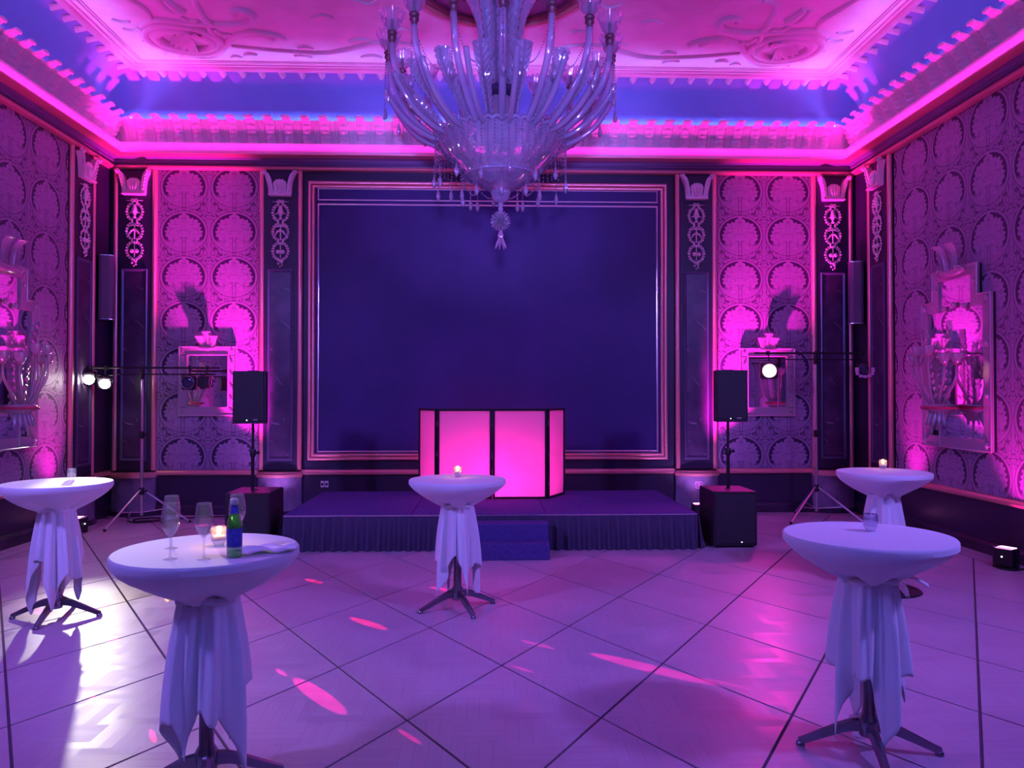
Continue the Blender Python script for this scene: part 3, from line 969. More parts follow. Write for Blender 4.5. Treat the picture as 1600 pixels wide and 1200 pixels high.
# diamond-cut facets under the rim: chevrons
b = MB()
for i in range(32):
    a = 2 * PI * (i + .5) / 32
    for k in range(6):
        for s_ in (-1, 1):
            f = k / 6
            z0_, z1_ = 4.15 + .27 * f, 4.19 + .27 * f
            r0 = .415 + .225 * f + .012; r1 = r0 + .03
            da = s_ * .085
            b.tube([(r1 * math.cos(a), r1 * math.sin(a), z1_), (r0 * math.cos(a + da), r0 * math.sin(a + da), z0_)], .006, 4, False)
b.build('cut_facet_relief', M['crystal'], bowl)['kind'] = 'stuff'
# hanging bead net round the bowl
b = MB()
for i in range(64):
    a = 2 * PI * i / 64
    for k in range(9):
        z = Z0 - .03 - .034 * k - .010 * (i % 4 == 0) * k
        b.octa((.70 * math.cos(a), .70 * math.sin(a), z), .0085, .013)
b.build('bead_curtain', M['crystal'], bowl)['kind'] = 'stuff'
drop_me = None
def drop_mesh():
    b = MB()
    for k in range(5): b.octa((0, 0, -.022 * k), .010)
    b.lathe([(.0, -.24), (.018, -.225), (.026, -.195), (.018, -.155), (.005, -.115), (.003, -.10)], 8)
    return b.mesh('crystal_drop', M['crystal'])
DROP = drop_mesh()
for i in range(16):
    a = 2 * PI * (i + .25) / 16
    obj('crystal_drop', DROP, ch, (.71 * math.cos(a), .71 * math.sin(a), Z0 - .30 - (.06 if i % 2 else 0)))
for i in range(10):
    a = 2 * PI * (i + .5) / 10
    obj('crystal_drop', DROP, ch, (.43 * math.cos(a), .43 * math.sin(a), 4.05))
# swags of beads under the bowl
b = MB()
for i in range(10):
    a0, a1 = 2 * PI * (i + .5) / 10, 2 * PI * (i + 1.5) / 10
    for k in range(14):
        t = k / 13
        a = a0 + (a1 - a0) * t
        rr = .43 - .06 * math.sin(PI * t)
        b.octa((rr * math.cos(a), rr * math.sin(a), 4.07 - .11 * math.sin(PI * t)), .011)
b.build('bead_swag', M['crystal'], bowl)['kind'] = 'stuff'
# finial
b = MB()
b.lathe([(.02, 3.82), (.06, 3.83), (.09, 3.865), (.10, 3.91), (.115, 3.945), (.10, 3.95)], 20)
b.lathe([(.018, 3.73), (.03, 3.755), (.02, 3.78), (.034, 3.80), (.026, 3.83)], 12)
fin = b.build('finial_cup', M['glass'], ch)
b = MB().ball((0, 0, 3.63), .062, 12, 8)
for i in range(90):
    zt = 1 - 2 * (i + .5) / 90
    a = i * 2.39996
    q = math.sqrt(1 - zt * zt)
    dv = Vector((q * math.cos(a), q * math.sin(a), zt))
    c0 = Vector((0, 0, 3.63))
    b.tube([c0 + dv * .055, c0 + dv * .085, c0 + dv * .112], [.016, .013, .003], 5)
b.build('pine_cone', M['crystal'], fin)
b = MB().lathe([(.02, 3.40), (.028, 3.44), (.035, 3.475), (.022, 3.50), (.018, 3.53)], 12)
for i in range(7):
    a = 2 * PI * i / 7
    b.tube([(.016 * math.cos(a), .016 * math.sin(a), 3.44), (.035 * math.cos(a), .035 * math.sin(a), 3.39), (.060 * math.cos(a), .060 * math.sin(a), 3.335)], [.014, .017, .006], 6)
b.build('tail_flower', M['crystal'], fin)

# plume: ribbed glass feather, flat with herringbone barbs and a square-cut tip
def plume_mesh(path, w0, w1, name, nv=44, nu=14, barb=.026):
    P = smooth_path(path, 8)
    cum = [0]
    for i in range(1, len(P)): cum.append(cum[-1] + (P[i] - P[i - 1]).length)
    T = cum[-1]
    def ev(t):
        d = t * T
        for i in range(1, len(P)):
            if cum[i] >= d or i == len(P) - 1:
                f = (d - cum[i - 1]) / max(1e-9, cum[i] - cum[i - 1])
                p = P[i - 1].lerp(P[i], min(1, f))
                return p, (P[i] - P[i - 1]).normalized()
    b = MB()
    def side(sgn):
        def fn(u, v):
            s_ = u * 2 - 1
            p, tg = ev(v)
            nrm = Vector((-tg.z, 0, tg.x))        # in the radial plane (x radial, z up)
            wd = w0 + (w1 - w0) * v ** 1.3
            ph = (v * nv * .5 - abs(s_) * 2.2)
            h = .010 + .012 * (1 - abs(s_)) + (barb * (.5 + .5 * math.cos(ph * 2 * PI / 1.6)) if abs(s_) > .25 else .012 * math.cos(s_ * PI * 6))
            vee = .05 * abs(s_) * wd / w1
            q = p + nrm * (sgn * h + vee)
            tip = .02 * abs(s_) if v > .97 else 0
            return (q.x, s_ * wd, q.z - tip)
        return fn
    b.grid(side(1), nu, nv * 2)
    b.grid(side(-1), nu, nv)
    return b.mesh(name, M['glass_leaf'], 60)
LP = plume_mesh([(.56, 0, 4.47), (.66, 0, 4.60), (.80, 0, 4.74), (.94, 0, 4.86), (1.04, 0, 4.98), (1.09, 0, 5.10)], .030, .085, 'plume')
for i in range(16):
    obj('plume', LP, ch, rotz=2 * PI * (i + .5) / 16 - PI / 2)
UP = plume_mesh([(.16, 0, 5.05), (.19, 0, 5.4), (.23, 0, 5.75), (.33, 0, 6.02), (.46, 0, 6.18)], .06, .085, 'upper_plume')
for i in range(12):
    obj('upper_plume', UP, ch, rotz=2 * PI * (i + .5) / 12 - PI / 2)
# arms with socket, candle tube and bell cup
def arm_mesh():
    b = MB()
    P = smooth_path([(.54, 0, 4.44), (.70, 0, 4.52), (.90, 0, 4.68), (1.08, 0, 4.90), (1.17, 0, 5.12), (1.195, 0, 5.32)], 6)
    b.tube(P, [.038 - .006 * i / (len(P) - 1) for i in range(len(P))], 10)
    return b.mesh('arm', M['glass'])
def cup_mesh():
    b = MB()
    def rm(r, z, a, j): return (r * (1 + (.05 * math.cos(a * 14) if j >= 5 else .02 * math.cos(a * 14))), z + (.010 * math.cos(a * 14) if j >= 6 else 0))
    b.lathe([(.028, 0), (.052, .02), (.082, .055), (.102, .10), (.115, .145), (.128, .18), (.134, .19)], 56, rmod=rm, cap=False)
    return b.mesh('bell_cup', glassy('cup_glass', body=(.8, .8, .95), fill=.30, rough=.12, gloss=.10))
def socket_mesh():
    return MB().lathe([(.030, -.11), (.036, -.10), (.028, -.08), (.046, -.065), (.046, -.045), (.034, -.03), (.050, -.015), (.050, .0), (.020, .02), (.018, .11), (.012, .15), (.004, .19)], 14).mesh('candle_socket', M['brass_dark'])
ARM, CUP, SOC = arm_mesh(), cup_mesh(), socket_mesh()
def chain(b, p, q, sag, n, r=.009):
    p, q = Vector(p), Vector(q)
    for k in range(n):
        t = k / (n - 1)
        v = p.lerp(q, t); v.z -= sag * 4 * t * (1 - t)
        b.octa(v, r, r * 1.25)
b = MB()
chain(b, (1.20, 0, 5.32), (.98, .12, 4.93), .10, 20)
chain(b, (1.20, 0, 5.32), (.98, -.12, 4.93), .10, 20)
chain(b, (1.23, 0, 5.32), (1.235, 0, 4.86), .0, 18)
b.lathe([(0, 4.70), (.02, 4.715), (.027, 4.75), (.018, 4.79), (.004, 4.84)], 8, (1.235, 0, 0))
STR = b.mesh('bead_strand', M['crystal'])
for i in range(16):
    a = 2 * PI * i / 16 - PI / 2
    arm = obj('arm', ARM, ch, rotz=a)
    obj('candle_socket', SOC, arm, (1.196, 0, 5.43))
    obj('bell_cup', CUP, arm, (1.196, 0, 5.44))
    obj('bead_strand', STR, arm)
# lower drooping tube arms near the rim, then the stem
DRP = MB().tube(smooth_path([(.50, 0, 4.46), (.75, 0, 4.50), (1.0, 0, 4.66), (1.16, 0, 4.86), (1.22, 0, 4.98)], 6), [.03] * 24 + [.012], 8)
DRM = DRP.mesh('glass_frond', M['glass_leaf'])
for i in range(16):
    obj('glass_frond', DRM, ch, rotz=2 * PI * (i + .28) / 16 - PI / 2)
b = MB().lathe([(.09, 4.40), (.10, 4.70), (.10, 4.95), (.16, 4.97), (.17, 5.02), (.17, 5.12), (.13, 5.16), (.06, 5.2), (.05, 6.28), (.14, 6.33), (.16, 6.398)], 24)
b.build('stem', mat('dark_blued_metal', (.06, .05, .10), .3, metal=.6), ch)
b = MB().lathe([(.115, 4.5), (.14, 4.7), (.13, 4.9), (.12, 4.95)], 24, rmod=lambda r, z, a, j: (r * (1 + .06 * math.cos(a * 12)), z), cap=False)
b.build('glass_sleeve', M['glass_leaf'], ch)

# ================================================================== MIRRORS AND SCONCES
def bead_line(b, p, q, n, r):
    p, q = Vector(p), Vector(q)
    for k in range(n): b.ball(p.lerp(q, k / (n - 1)), r, 6, 4)
def crown_mesh():
    b = MB()
    for sx, h, x0 in ((0, .235, 0), (-1, .17, -.065), (1, .17, .065)):
        def fn(u, v):
            s_ = u * 2 - 1
            wd = .045 + .02 * v
            flare = sx * .035 * v * v
            return (x0 + flare + s_ * wd, -.05 - .02 * (1 - s_ * s_) - .03 * v * v - .008 * math.cos(s_ * PI * 4), h * v + .012 * math.cos(s_ * PI * 3) * v)
        b.grid(fn, 12, 10)
        b.tube([(x0 + sx * .035 - .06, -.10, h), (x0 + sx * .035 + .06, -.10, h)], .014, 6)
        b.box((x0, -.03, h * .45), (.08, .03, h * .9), .01)
    b.tube([(-.12, -.05, .0), (0, -.075, -.02), (.12, -.05, .0)], .022, 8)
    return b.mesh('crown', M['glass_pink'])
def back_mirror(x, z0, label):
    t = thing('wall_mirror', label, 'mirror', (x, YB - .024, z0), 0, 'glass framed mirrors on the far wall')
    W2, H2 = .425, 1.03
    MB().box((0, -.015, H2 / 2), (2 * W2 - .04, .02, H2 - .04)).build('back_plate', M['black'], t)
    MB().box((0, -.030, H2 / 2), (2 * W2 - .26, .008, H2 - .26)).build('mirror_plate', M['mirror'], t)
    for (cx, cz, wx, wz) in ((0, .065, 2 * W2, .13), (0, H2 - .065, 2 * W2, .13), (-W2 + .065, H2 / 2, .13, H2 - .264), (W2 - .065, H2 / 2, .13, H2 - .264)):
        MB().box((cx, -.036, cz), (wx - .004, .022, wz - .004), .008).build('frame_strip', M['glass_pink'], t)
    b = MB(); frame_sweep(b, -W2, W2, 0, H2, [(0, .02), (0, .055), (.012, .06), (.024, .052), (.024, .045)]); frame_sweep(b, -W2 + .12, W2 - .12, .12, H2 - .12, [(0, .04), (0, .056), (.008, .06), (.016, .056), (.016, .03)])
    b.build('beaded_edge', M['glass_pink'], t)
    for sx in (-1, 1):
        for k in range(6):
            b = MB().ball((0, -.055, 0), .017, 8, 6)
            b.build('glass_button', M['crystal'], t, (sx * (W2 - .065), 0, .07 + (H2 - .14) * k / 5))
    obj('crown', crown_mesh(), t, (0, 0, H2 - .03))
back_mirror(-4.10, 1.455, 'square glass framed mirror with fan crown behind the two unlit spotlights')
back_mirror(4.23, 1.445, 'square glass framed mirror with fan crown behind the glowing red lamp')

def side_mirror(loc, rotz, sx, label):
    t = thing('wall_mirror', label, 'mirror', loc, rotz, 'tall stepped mirrors on the side walls')
    # outline in wall coordinates: body, shoulders, head
    out = [(-.66, 0), (.66, 0), (.66, 1.76), (.43, 1.76), (.43, 2.12), (-.43, 2.12), (-.43, 1.76), (-.66, 1.76)]
    inn = [(-.53, .13), (.53, .13), (.53, 1.63), (.31, 1.63), (.31, 2.0), (-.31, 2.0), (-.31, 1.63), (-.53, 1.63)]
    MB().prism(out, 0, -.03).build('back_plate', M['black'], t)
    MB().prism(inn, -.03, -.038).build('mirror_plate', M['mirror'], t)
    n = len(out)
    for i in range(n):
        j = (i + 1) % n
        a, c, d, e = out[i], out[j], inn[j], inn[i]
        MB().prism([a, c, d, e], -.03, -.062, .02).build('frame_strip', M['glass_pink'], t)
        b = MB()
        L = math.hypot(c[0] - a[0], c[1] - a[1])
        b.tube([(a[0], -.062, a[1]), (c[0], -.062, c[1])], .014, 6)
        b.build('edge_rod', M['glass_pink'], t)
    for (x, z) in ((-.595, .06), (.595, .06), (-.595, .62), (.595, .62), (-.595, 1.2), (.595, 1.2), (-.595, 1.70), (.595, 1.70), (-.37, 1.92), (.37, 1.92), (0, 1.69), (-.2, 1.66), (.2, 1.66)):
        b = MB().ball((0, -.07, 0), .026, 8, 6)
        for k in range(6): b.ball((.028 * math.cos(k * PI / 3), -.066, .028 * math.sin(k * PI / 3)), .013, 6, 4)
        b.build('rosette', M['glass_pink'], t, (x, 0, z))
    # curled glass crest
    b = MB()
    b.tube(smooth_path([(-.24, -.08, 2.10), (-.1, -.11, 2.06), (.1, -.11, 2.06), (.24, -.08, 2.10)], 5), .045, 8)
    for k in range(9): b.ball((-.24 + .06 * k, -.11, 2.09 + .02 * math.cos(k)), .03, 6, 5)
    crest = b.build('crest', M['glass_pink'], t)
    for x0, fl in ((-.08, -.05), (.08, .03)):
        b = MB()
        def fn(u, v):
            s_ = u * 2 - 1
            return (x0 + fl * v + s_ * .07 * (1 + .1 * v), -.09 - .03 * (1 - s_ * s_) - .11 * v ** 3 - .012 * math.cos(s_ * PI * 4) - .008 * abs(math.sin(v * 20)) * abs(s_), 2.06 + .40 * v - .06 * v ** 6)
        b.grid(fn, 14, 22)
        b.build('crest_plume', M['glass_pink'], crest)
def sconce(loc, rotz, label):
    t = thing('wall_sconce', label, 'sconce', loc, rotz, 'glass candle sconces on the tall mirrors')
    b = MB().lathe([(.03, -.16), (.06, -.15), (.10, -.10), (.12, -.04), (.17, -.02), (.18, .02), (.14, .04)], 20, (0, -.20, 0))
    b.box((0, -.09, -.02), (.10, .20, .10), .02)
    bowl_ = b.build('bowl', M['sconce_glass'], t)
    MB().tube([(.185 * math.cos(2 * PI * i / 24), -.20 + .185 * math.sin(2 * PI * i / 24), 0) for i in range(25)], .02, 6).build('red_glass_band', mat('ruby_glass_band', (.55, .05, .12), .2), bowl_)
    for k in range(8):
        a = PI + PI * (k + .5) / 8
        b = MB().tube([(.10 * math.cos(a), -.20 + .10 * math.sin(a), -.06), (.13 * math.cos(a), -.20 + .13 * math.sin(a), -.14), (.15 * math.cos(a), -.20 + .15 * math.sin(a), -.21)], [.02, .025, .012], 6)
        b.build('drooping_leaf', M['sconce_glass'], bowl_)
    for k, ang in enumerate((-80, -45, -12, 22, 55, 84)):
        s_, c_ = math.sin(R(ang)), math.cos(R(ang))
        top = .50 + (.10 if k in (2, 3) else 0)
        rr = .36
        P = smooth_path([(.08 * s_, -.20 - .08 * c_, .02), (.20 * s_, -.20 - .16 * c_, .16), (rr * s_, -.20 - .22 * c_, top - .16), (rr * s_ * 1.05, -.20 - .23 * c_, top)], 5)
        arm = MB().tube(P, [.022 - .008 * i / (len(P) - 1) for i in range(len(P))], 8).build('arm', M['sconce_glass'], t)
        e = P[-1]
        MB().lathe([(.02, 0), (.045, .02), (.062, .06), (.075, .12)], 16, tuple(e), rmod=lambda r, z, a, j: (r * (1 + .05 * math.cos(8 * a)), z), cap=False).build('cup', M['sconce_glass'], arm)
        MB().lathe([(.012, -.02), (.018, .0), (.016, .07), (.01, .10), (.002, .12)], 8, tuple(e)).build('candle', mat('red_candle_tube', (.5, .06, .10), .4) if k == 0 else bpy.data.materials['red_candle_tube'], arm)
    for x0, fl, h in ((-.09, -.16, .95), (.0, .0, .78), (.09, .17, 1.0)):
        b = MB()
        def fn(u, v):
            s_ = u * 2 - 1
            return (x0 + fl * v ** 1.5 + s_ * (.05 + .03 * math.sin(v * PI)) * (1 + .12 * math.sin(v * 60)), -.17 - .025 * (1 - s_ * s_) - .06 * v * v - .01 * math.cos(v * 70 - abs(s_) * 5), .02 + (h - .02) * v)
        b.grid(fn, 8, 44)
        b.build('plume', M['sconce_glass'], t)
    MB().tube([(0, -.2, -.16), (0, -.2, -.45)], .012, 8).build('pendant_rod', M['sconce_glass'], t)
side_mirror((XR - .024, 8.88, 1.14), R(-90), 1, 'tall stepped glass mirror with curled crest above the far table with the lit candle')
sconce((XR - .065, 8.88, 1.62), R(-90), 'glass plume sconce mounted on the fully visible tall mirror')
side_mirror((XL + .024, 8.88, 1.14), R(90), -1, 'tall stepped glass mirror cut by the picture edge beyond the brightest lamp')
sconce((XL + .065, 8.88, 1.62), R(90), 'glass plume sconce on the cut off tall mirror near the brightest lamp')

# ================================================================== STAGE
ST_Y0, ST_Y1, ST_X0, ST_X1, ST_Z = 8.80, 10.90, -2.30, 2.43, .41
stg = thing('stage_platform', 'low dark carpeted stage platform with pleated skirt below the centre panel', 'stage', ((ST_X0 + ST_X1) / 2, (ST_Y0 + ST_Y1) / 2, 0))
hw, hd = (ST_X1 - ST_X0) / 2, (ST_Y1 - ST_Y0) / 2
for i, (a, c) in enumerate(((-hw, -hw + 1.45), (-hw + 1.45, hw - 1.75), (hw - 1.75, hw))):
    for (d, e) in ((-hd, .0), (.0, hd)):
        MB().box(((a + c) / 2, (d + e) / 2, ST_Z - .03), (c - a - .008, e - d - .008, .06), .006).build('deck_module', M['carpet'], stg)
for a, c in (((-hw, -hd), (-hw, hd)), ((hw, -hd), (hw, hd)), ((-hw, -hd), (hw, -hd))):
    v = Vector((c[0] - a[0], c[1] - a[1], 0)); L = v.length; ang = math.atan2(v.y, v.x)
    MB().box((L / 2, 0, 0), (L, .014, .03), .004).build('edge_trim', M['steel'], stg, (a[0], a[1], ST_Z - .018), ang).scale = (1, .6, .5)
def skirt(a, c, seed):
    rng = random.Random(seed)
    v = Vector((c[0] - a[0], c[1] - a[1])); L = v.length; d = v.normalized(); nrm = Vector((d.y, -d.x))
    ph = [rng.uniform(0, 6.28) for _ in range(8)]
    def fn(u, t):
        x = u * L
        fold = .5 + .5 * math.sin(x * 2 * PI / .115 + 1.3 * math.sin(x * 2.1 + ph[0]) + .8 * math.sin(x * 5.3 + ph[1]))
        o = .012 + (.012 + .055 * t) * fold ** 1.5 + .02 * t
        return (a[0] + d.x * x + nrm.x * o, a[1] + d.y * x + nrm.y * o, (ST_Z - .035) * (1 - t) + .004)
    MB().grid(fn, int(L / .012), 8).build('pleated_skirt', M['skirt'], stg)
skirt((-hw, -hd), (hw, -hd), 1); skirt((hw, -hd), (hw, hd), 2); skirt((-hw, hd), (-hw, -hd), 3)
MB().box((0, 0, .17), (2 * hw - .1, 2 * hd - .1, .33)).build('under_frame', M['black'], stg)
stp = thing('stage_steps', 'pair of dark carpeted box steps in front of the stage', 'steps', (.26, 8.465, 0))
MB().box((0, .10, .175), (.84, .26, .35), .008).build('step', M['carpet'], stp)
MB().box((0, -.12, .088), (.84, .24, .176), .008).build('step', M['carpet'], stp)
# ---- folding facade with backlit stretch fabric
fac = thing('folding_facade', 'four panel black framed facade of stretch fabric glowing hot pink', 'facade', (.075, 10.0, ST_Z))
def fabric_mat():
    m = bpy.data.materials.new('stretch_fabric'); m.use_nodes = True
    nt = m.node_tree; nt.nodes.remove(nt.nodes['Principled BSDF'])
    tl = nt.nodes.new('ShaderNodeBsdfTranslucent'); tl.inputs[0].default_value = (.85, .8, .85, 1)
    df = nt.nodes.new('ShaderNodeBsdfDiffuse'); df.inputs[0].default_value = (.8, .76, .8, 1)
    mx = nt.nodes.new('ShaderNodeMixShader'); mx.inputs[0].default_value = .32
    nt.links.new(tl.outputs[0], mx.inputs[1]); nt.links.new(df.outputs[0], mx.inputs[2]); nt.links.new(mx.outputs[0], nt.nodes['Material Output'].inputs[0])
    return m
M['fabric'] = fabric_mat()
def facade_panel(p, q):
    p, q = Vector(p), Vector(q)
    ang = math.atan2(q.y - p.y, q.x - p.x); L = (q - p).length
    H_ = 1.175
    e = MB()
    frame_sweep(e, 0, L, 0, H_, [(0, -.018), (0, .018), (.030, .018), (.030, -.018), (0, -.018)])
    o = e.build('panel_frame', M['black_metal'], fac, (p.x, p.y, .004), ang)
    MB().box((L / 2, 0, H_ / 2), (L - .056, .004, H_ - .056)).build('fabric', M['fabric'], o)
    for z in (.2, .59, .98):
        MB().tube([(0, -.012, z - .035), (0, -.012, z + .035)], .012, 6).build('hinge', M['chrome'], o)
facade_panel((-.715, 0), (-.002, 0)); facade_panel((.002, 0), (.715, 0))
facade_panel((-.985, .50), (-.722, .012)); facade_panel((.722, .012), (.985, .50))
lb = thing('floor_led_bar', 'led bar on the stage floor glowing behind the pink facade', 'lamp', (.075, 10.60, ST_Z))
MB().box((0, 0, .05), (1.0, .09, .08), .01).build('housing', M['black_metal'], lb)
MB().box((0, -.046, .058), (.94, .004, .05)).build('lens', M['lamp_pink'], lb)
for sx in (-1, 1): MB().box((sx * .4, 0, .008), (.05, .14, .012), .003).build('foot', M['black_metal'], lb)
light('led_bar_beam', 'AREA', (.075, 10.53, ST_Z + .10), (1.0, .01, .34), 38, (.075, 10.0, ST_Z + .42), shape='RECTANGLE', size=1.2, size_y=.10)

# ---- loudspeakers and subwoofers
def subwoofer(x, y, label):
    t = thing('subwoofer', label, 'speaker', (x, y, 0), 0, 'subwoofers beside the stage')
    MB().box((0, 0, .335), (.51, .60, .63), .012).build('cabinet', M['black'], t)
    MB().box((0, -.304, .335), (.46, .010, .56), .004).build('grille', M['black_grille'], t)
    for a in (-1, 1):
        for c in (-1, 1): MB().lathe([(.025, 0), (.025, .022)], 10, (a * .2, c * .24, 0)).build('rubber_foot', M['rubber'], t)
        MB().box((a * .256, 0, .40), (.006, .18, .07), .002).build('handle_recess', M['rubber'], t)
    MB().ball((.07, -.311, .07), .006, 8, 6).build('status_led', M['led_dot'], t)
    MB().lathe([(.03, .65), (.03, .655), (.018, .66)], 12).build('pole_socket', M['black_metal'], t)
subwoofer(-2.72, 9.15, 'black subwoofer box under the speaker pole before the two unlit spotlights')
subwoofer(2.875, 9.10, 'black subwoofer box with a white status light beside the stage end nearer the red lamp')
def loudspeaker(x, y, z, label, plabel, rot=0):
    p = thing('speaker_pole', plabel, 'pole', (x, y, .65), 0, 'speaker poles on the subwoofers')
    hgt = z - .65
    MB().tube([(0, 0, .002), (0, 0, hgt * .55)], .021, 12).build('outer_tube', M['black_metal'], p)
    MB().tube([(0, 0, hgt * .5), (0, 0, hgt - .002)], .016, 12).build('inner_tube', M['black_metal'], p)
    c = MB().lathe([(.03, 0), (.035, .01), (.035, .07), (.028, .085)], 12, (0, 0, hgt * .55 - .04)).build('clamp_collar', M['black'], p)
    MB().tube([(.03, 0, hgt * .55), (.075, 0, hgt * .55 + .01)], [.012, .022], 8).build('clamp_knob', M['black'], c)
    t = thing('loudspeaker', label, 'speaker', (x, y, z), rot, 'loudspeakers on poles')
    # trapezoid cabinet, narrower at the back
    def cab(w0, w1, d0, d1, z0, z1):
        return [(-w0 / 2, -d0, z0), (w0 / 2, -d0, z0), (w1 / 2, d1, z0), (-w1 / 2, d1, z0), (-w0 / 2, -d0, z1), (w0 / 2, -d0, z1), (w1 / 2, d1, z1), (-w1 / 2, d1, z1)]
    MB().add(cab(.375, .25, .16, .17, 0, .61), [(3, 2, 1, 0), (4, 5, 6, 7), (0, 1, 5, 4), (1, 2, 6, 5), (2, 3, 7, 6), (3, 0, 4, 7)]).build('cabinet', M['black'], t)
    MB().box((0, -.166, .315), (.345, .012, .56), .005).build('grille', M['black_grille'], t)
    MB().box((.08, -.174, .045), (.05, .004, .016), .001).build('badge', M['steel'], t)
    MB().ball((-.02, -.172, .04), .006, 8, 6).build('status_led', M['led_dot'], t)
    MB().box((0, 0, .615), (.12, .05, .012), .004).build('top_handle', M['rubber'], t)
loudspeaker(-2.75, 9.15, 1.435, 'black loudspeaker on a pole in front of the mirror with unlit spotlights', 'black pole carrying the loudspeaker near the unlit spotlights')
loudspeaker(2.885, 9.10, 1.45, 'black loudspeaker on a pole beside the glowing red lamp', 'black pole carrying the loudspeaker next to the red lamp')
# ---- slim column speakers in the corners
def column_speaker(loc, rotz, label):
    t = thing('column_speaker', label, 'speaker', loc, rotz, 'slim column speakers in the far corners')
    prof = [(-.10, .06), (-.10, -.04), (-.085, -.065), (-.05, -.08), (.05, -.08), (.085, -.065), (.10, -.04), (.10, .06)]
    n = len(prof)
    m = mat('violet_grey_speaker_cloth', (.16, .11, .19), .6) if 'violet_grey_speaker_cloth' not in bpy.data.materials else bpy.data.materials['violet_grey_speaker_cloth']
    MB().add([(x, y, 0) for x, y in prof] + [(x, y, .90) for x, y in prof], [(i, (i + 1) % n, n + (i + 1) % n, n + i) for i in range(n)] + [tuple(range(n, 2 * n)), tuple(reversed(range(n)))]).build('cabinet', m, t)
    for z in (-.012, .90):
        MB().add([(x * 1.05, y * 1.05, z) for x, y in prof] + [(x * 1.05, y * 1.05, z + .012) for x, y in prof], [(i, (i + 1) % n, n + (i + 1) % n, n + i) for i in range(n)] + [tuple(range(n, 2 * n)), tuple(reversed(range(n)))]).build('end_cap', M['steel'], t)
    for z in (.15, .75): MB().box((0, .095, z), (.05, .08, .06), .005).build('wall_bracket', M['black_metal'], t)
column_speaker((XL + .12, YB - .36, 2.85), R(15), 'slim violet grey column speaker in the corner above the white lamp')
column_speaker((XR - .12, YB - .30, 2.83), R(-15), 'slim violet grey column speaker in the corner above the small square lamp')
# ---- tripod light stands
def tripod(loc, zbar, x0, x1, rots, label, tilt=0):
    t = thing('light_stand', label, 'stand', loc, 0, 'tripod light stands with crossbars')
    MB().tube([(0, 0, .12), (0, 0, 1.25)], .021, 10).build('lower_tube', M['steel'], t)
    MB().tube([(0, 0, 1.2), (0, 0, zbar)], .016, 10).build('upper_tube', M['steel'], t)
    for z in (1.22, .45):
        c = MB().lathe([(.03, -.05), (.034, -.04), (.034, .04), (.028, .05)], 12, (0, 0, z)).build('collar', M['black'], t)
        MB().tube([(.03, 0, z), (.07, -.02, z)], [.01, .016], 8).build('knob', M['black'], c)
    MB().lathe([(.018, zbar - .16), (.03, zbar - .15), (.03, zbar - .02), (.018, zbar + .03)], 10).build('bar_clamp', M['black'], t)
    for a in rots:
        e = Vector((math.cos(R(a)) * .62, math.sin(R(a)) * .62, .015))
        MB().tube([(math.cos(R(a)) * .03, math.sin(R(a)) * .03, .46), tuple(e)], .014, 8).build('leg', M['steel'], t)
        MB().tube([(0, 0, .16), tuple(Vector((math.cos(R(a)) * .36, math.sin(R(a)) * .36, .21)))], .008, 6).build('brace', M['steel'], t)
        MB().ball(e, .022, 8, 6).build('rubber_tip', M['rubber'], t)
    MB().tube([(x0, 0, zbar), (x1, 0, zbar)], .014, 8).build('crossbar', M['black_metal'], t)
    MB().tube([(x0 * .5, .0, zbar - .09), (x1 * .95, 0, zbar - .09)], .009, 8).build('second_bar', M['black_metal'], t)
    return t
SL = (-4.72, 10.70, 0)
tripod(SL, 2.14, -.80, 1.05, (250, 10, 130), 'steel tripod light stand carrying the brilliant white lamps')
SR = (4.67, 10.75, 0)
tripod(SR, 2.36, -.88, .70, (215, 325, 95), 'steel tripod light stand carrying the glowing red lamp')
def par_can(loc, aim, lens_mat, label, cat='spotlight', size=.20, zbar=None, group='spotlights on the crossbars'):
    t = thing('stage_spotlight', label, cat, loc, 0, group)
    d = Vector(aim) - Vector(loc)
    yaw = math.atan2(d.x, -d.y)
    h = size / 2
    pitch = math.atan2(d.z, math.hypot(d.x, d.y))
    b = MB().box((0, .02, 0), (size, size * .55, size), .02)
    b.box((0, .02 + size * .35, 0), (size * .7, size * .3, size * .7), .015)
    body = b.build('housing', M['black'], t)
    body.rotation_euler = (-pitch, 0, yaw)
    MB().lathe([(size * .42, 0), (size * .45, .006), (size * .45, .022), (size * .40, .026), (size * .39, .006)], 28, cap=False).build('bezel', M['chrome'], body, (0, -size * .255, 0)).rotation_euler = (R(90), 0, 0)
    MB().lathe([(.0, .012), (size * .2, .011), (size * .34, .007), (size * .395, 0)], 28).build('lens', lens_mat, body, (0, -size * .257, 0)).rotation_euler = (R(90), 0, 0)
    if zbar:
        zz = zbar - loc[2]
        b = MB()
        b.tube([(-h - .012, .02, 0), (-h - .012, .02, h + .02), (h + .012, .02, h + .02), (h + .012, .02, 0)], .007, 6, False)
        b.tube([(0, .02, h + .02), (0, .02, zz - .02)], .009, 6)
        b.build('yoke', M['black_metal'], t)
        b = MB().box((0, 10.70 - loc[1] if loc[0] < 0 else 10.75 - loc[1], zz), (.05, .06, .06), .008)
        b.build('hook_clamp', M['black_metal'], t)
    return t
AIMF = (-2.2, 3.9, 0)
par_can((-5.42, 10.66, 1.99), AIMF, M['lamp_white'], 'brilliant white stage spotlight at the outer end of its crossbar', size=.17, zbar=2.14)
par_can((-5.21, 10.66, 1.93), (-1.6, 3.9, .2), M['lamp_white'], 'brilliant white stage spotlight next inward on the crossbar', size=.17, zbar=2.14)
par_can((-4.07, 10.66, 1.935), (-3.9, 4, 1.9), M['lens'], 'unlit black spotlight showing a round dark lens', zbar=2.14)
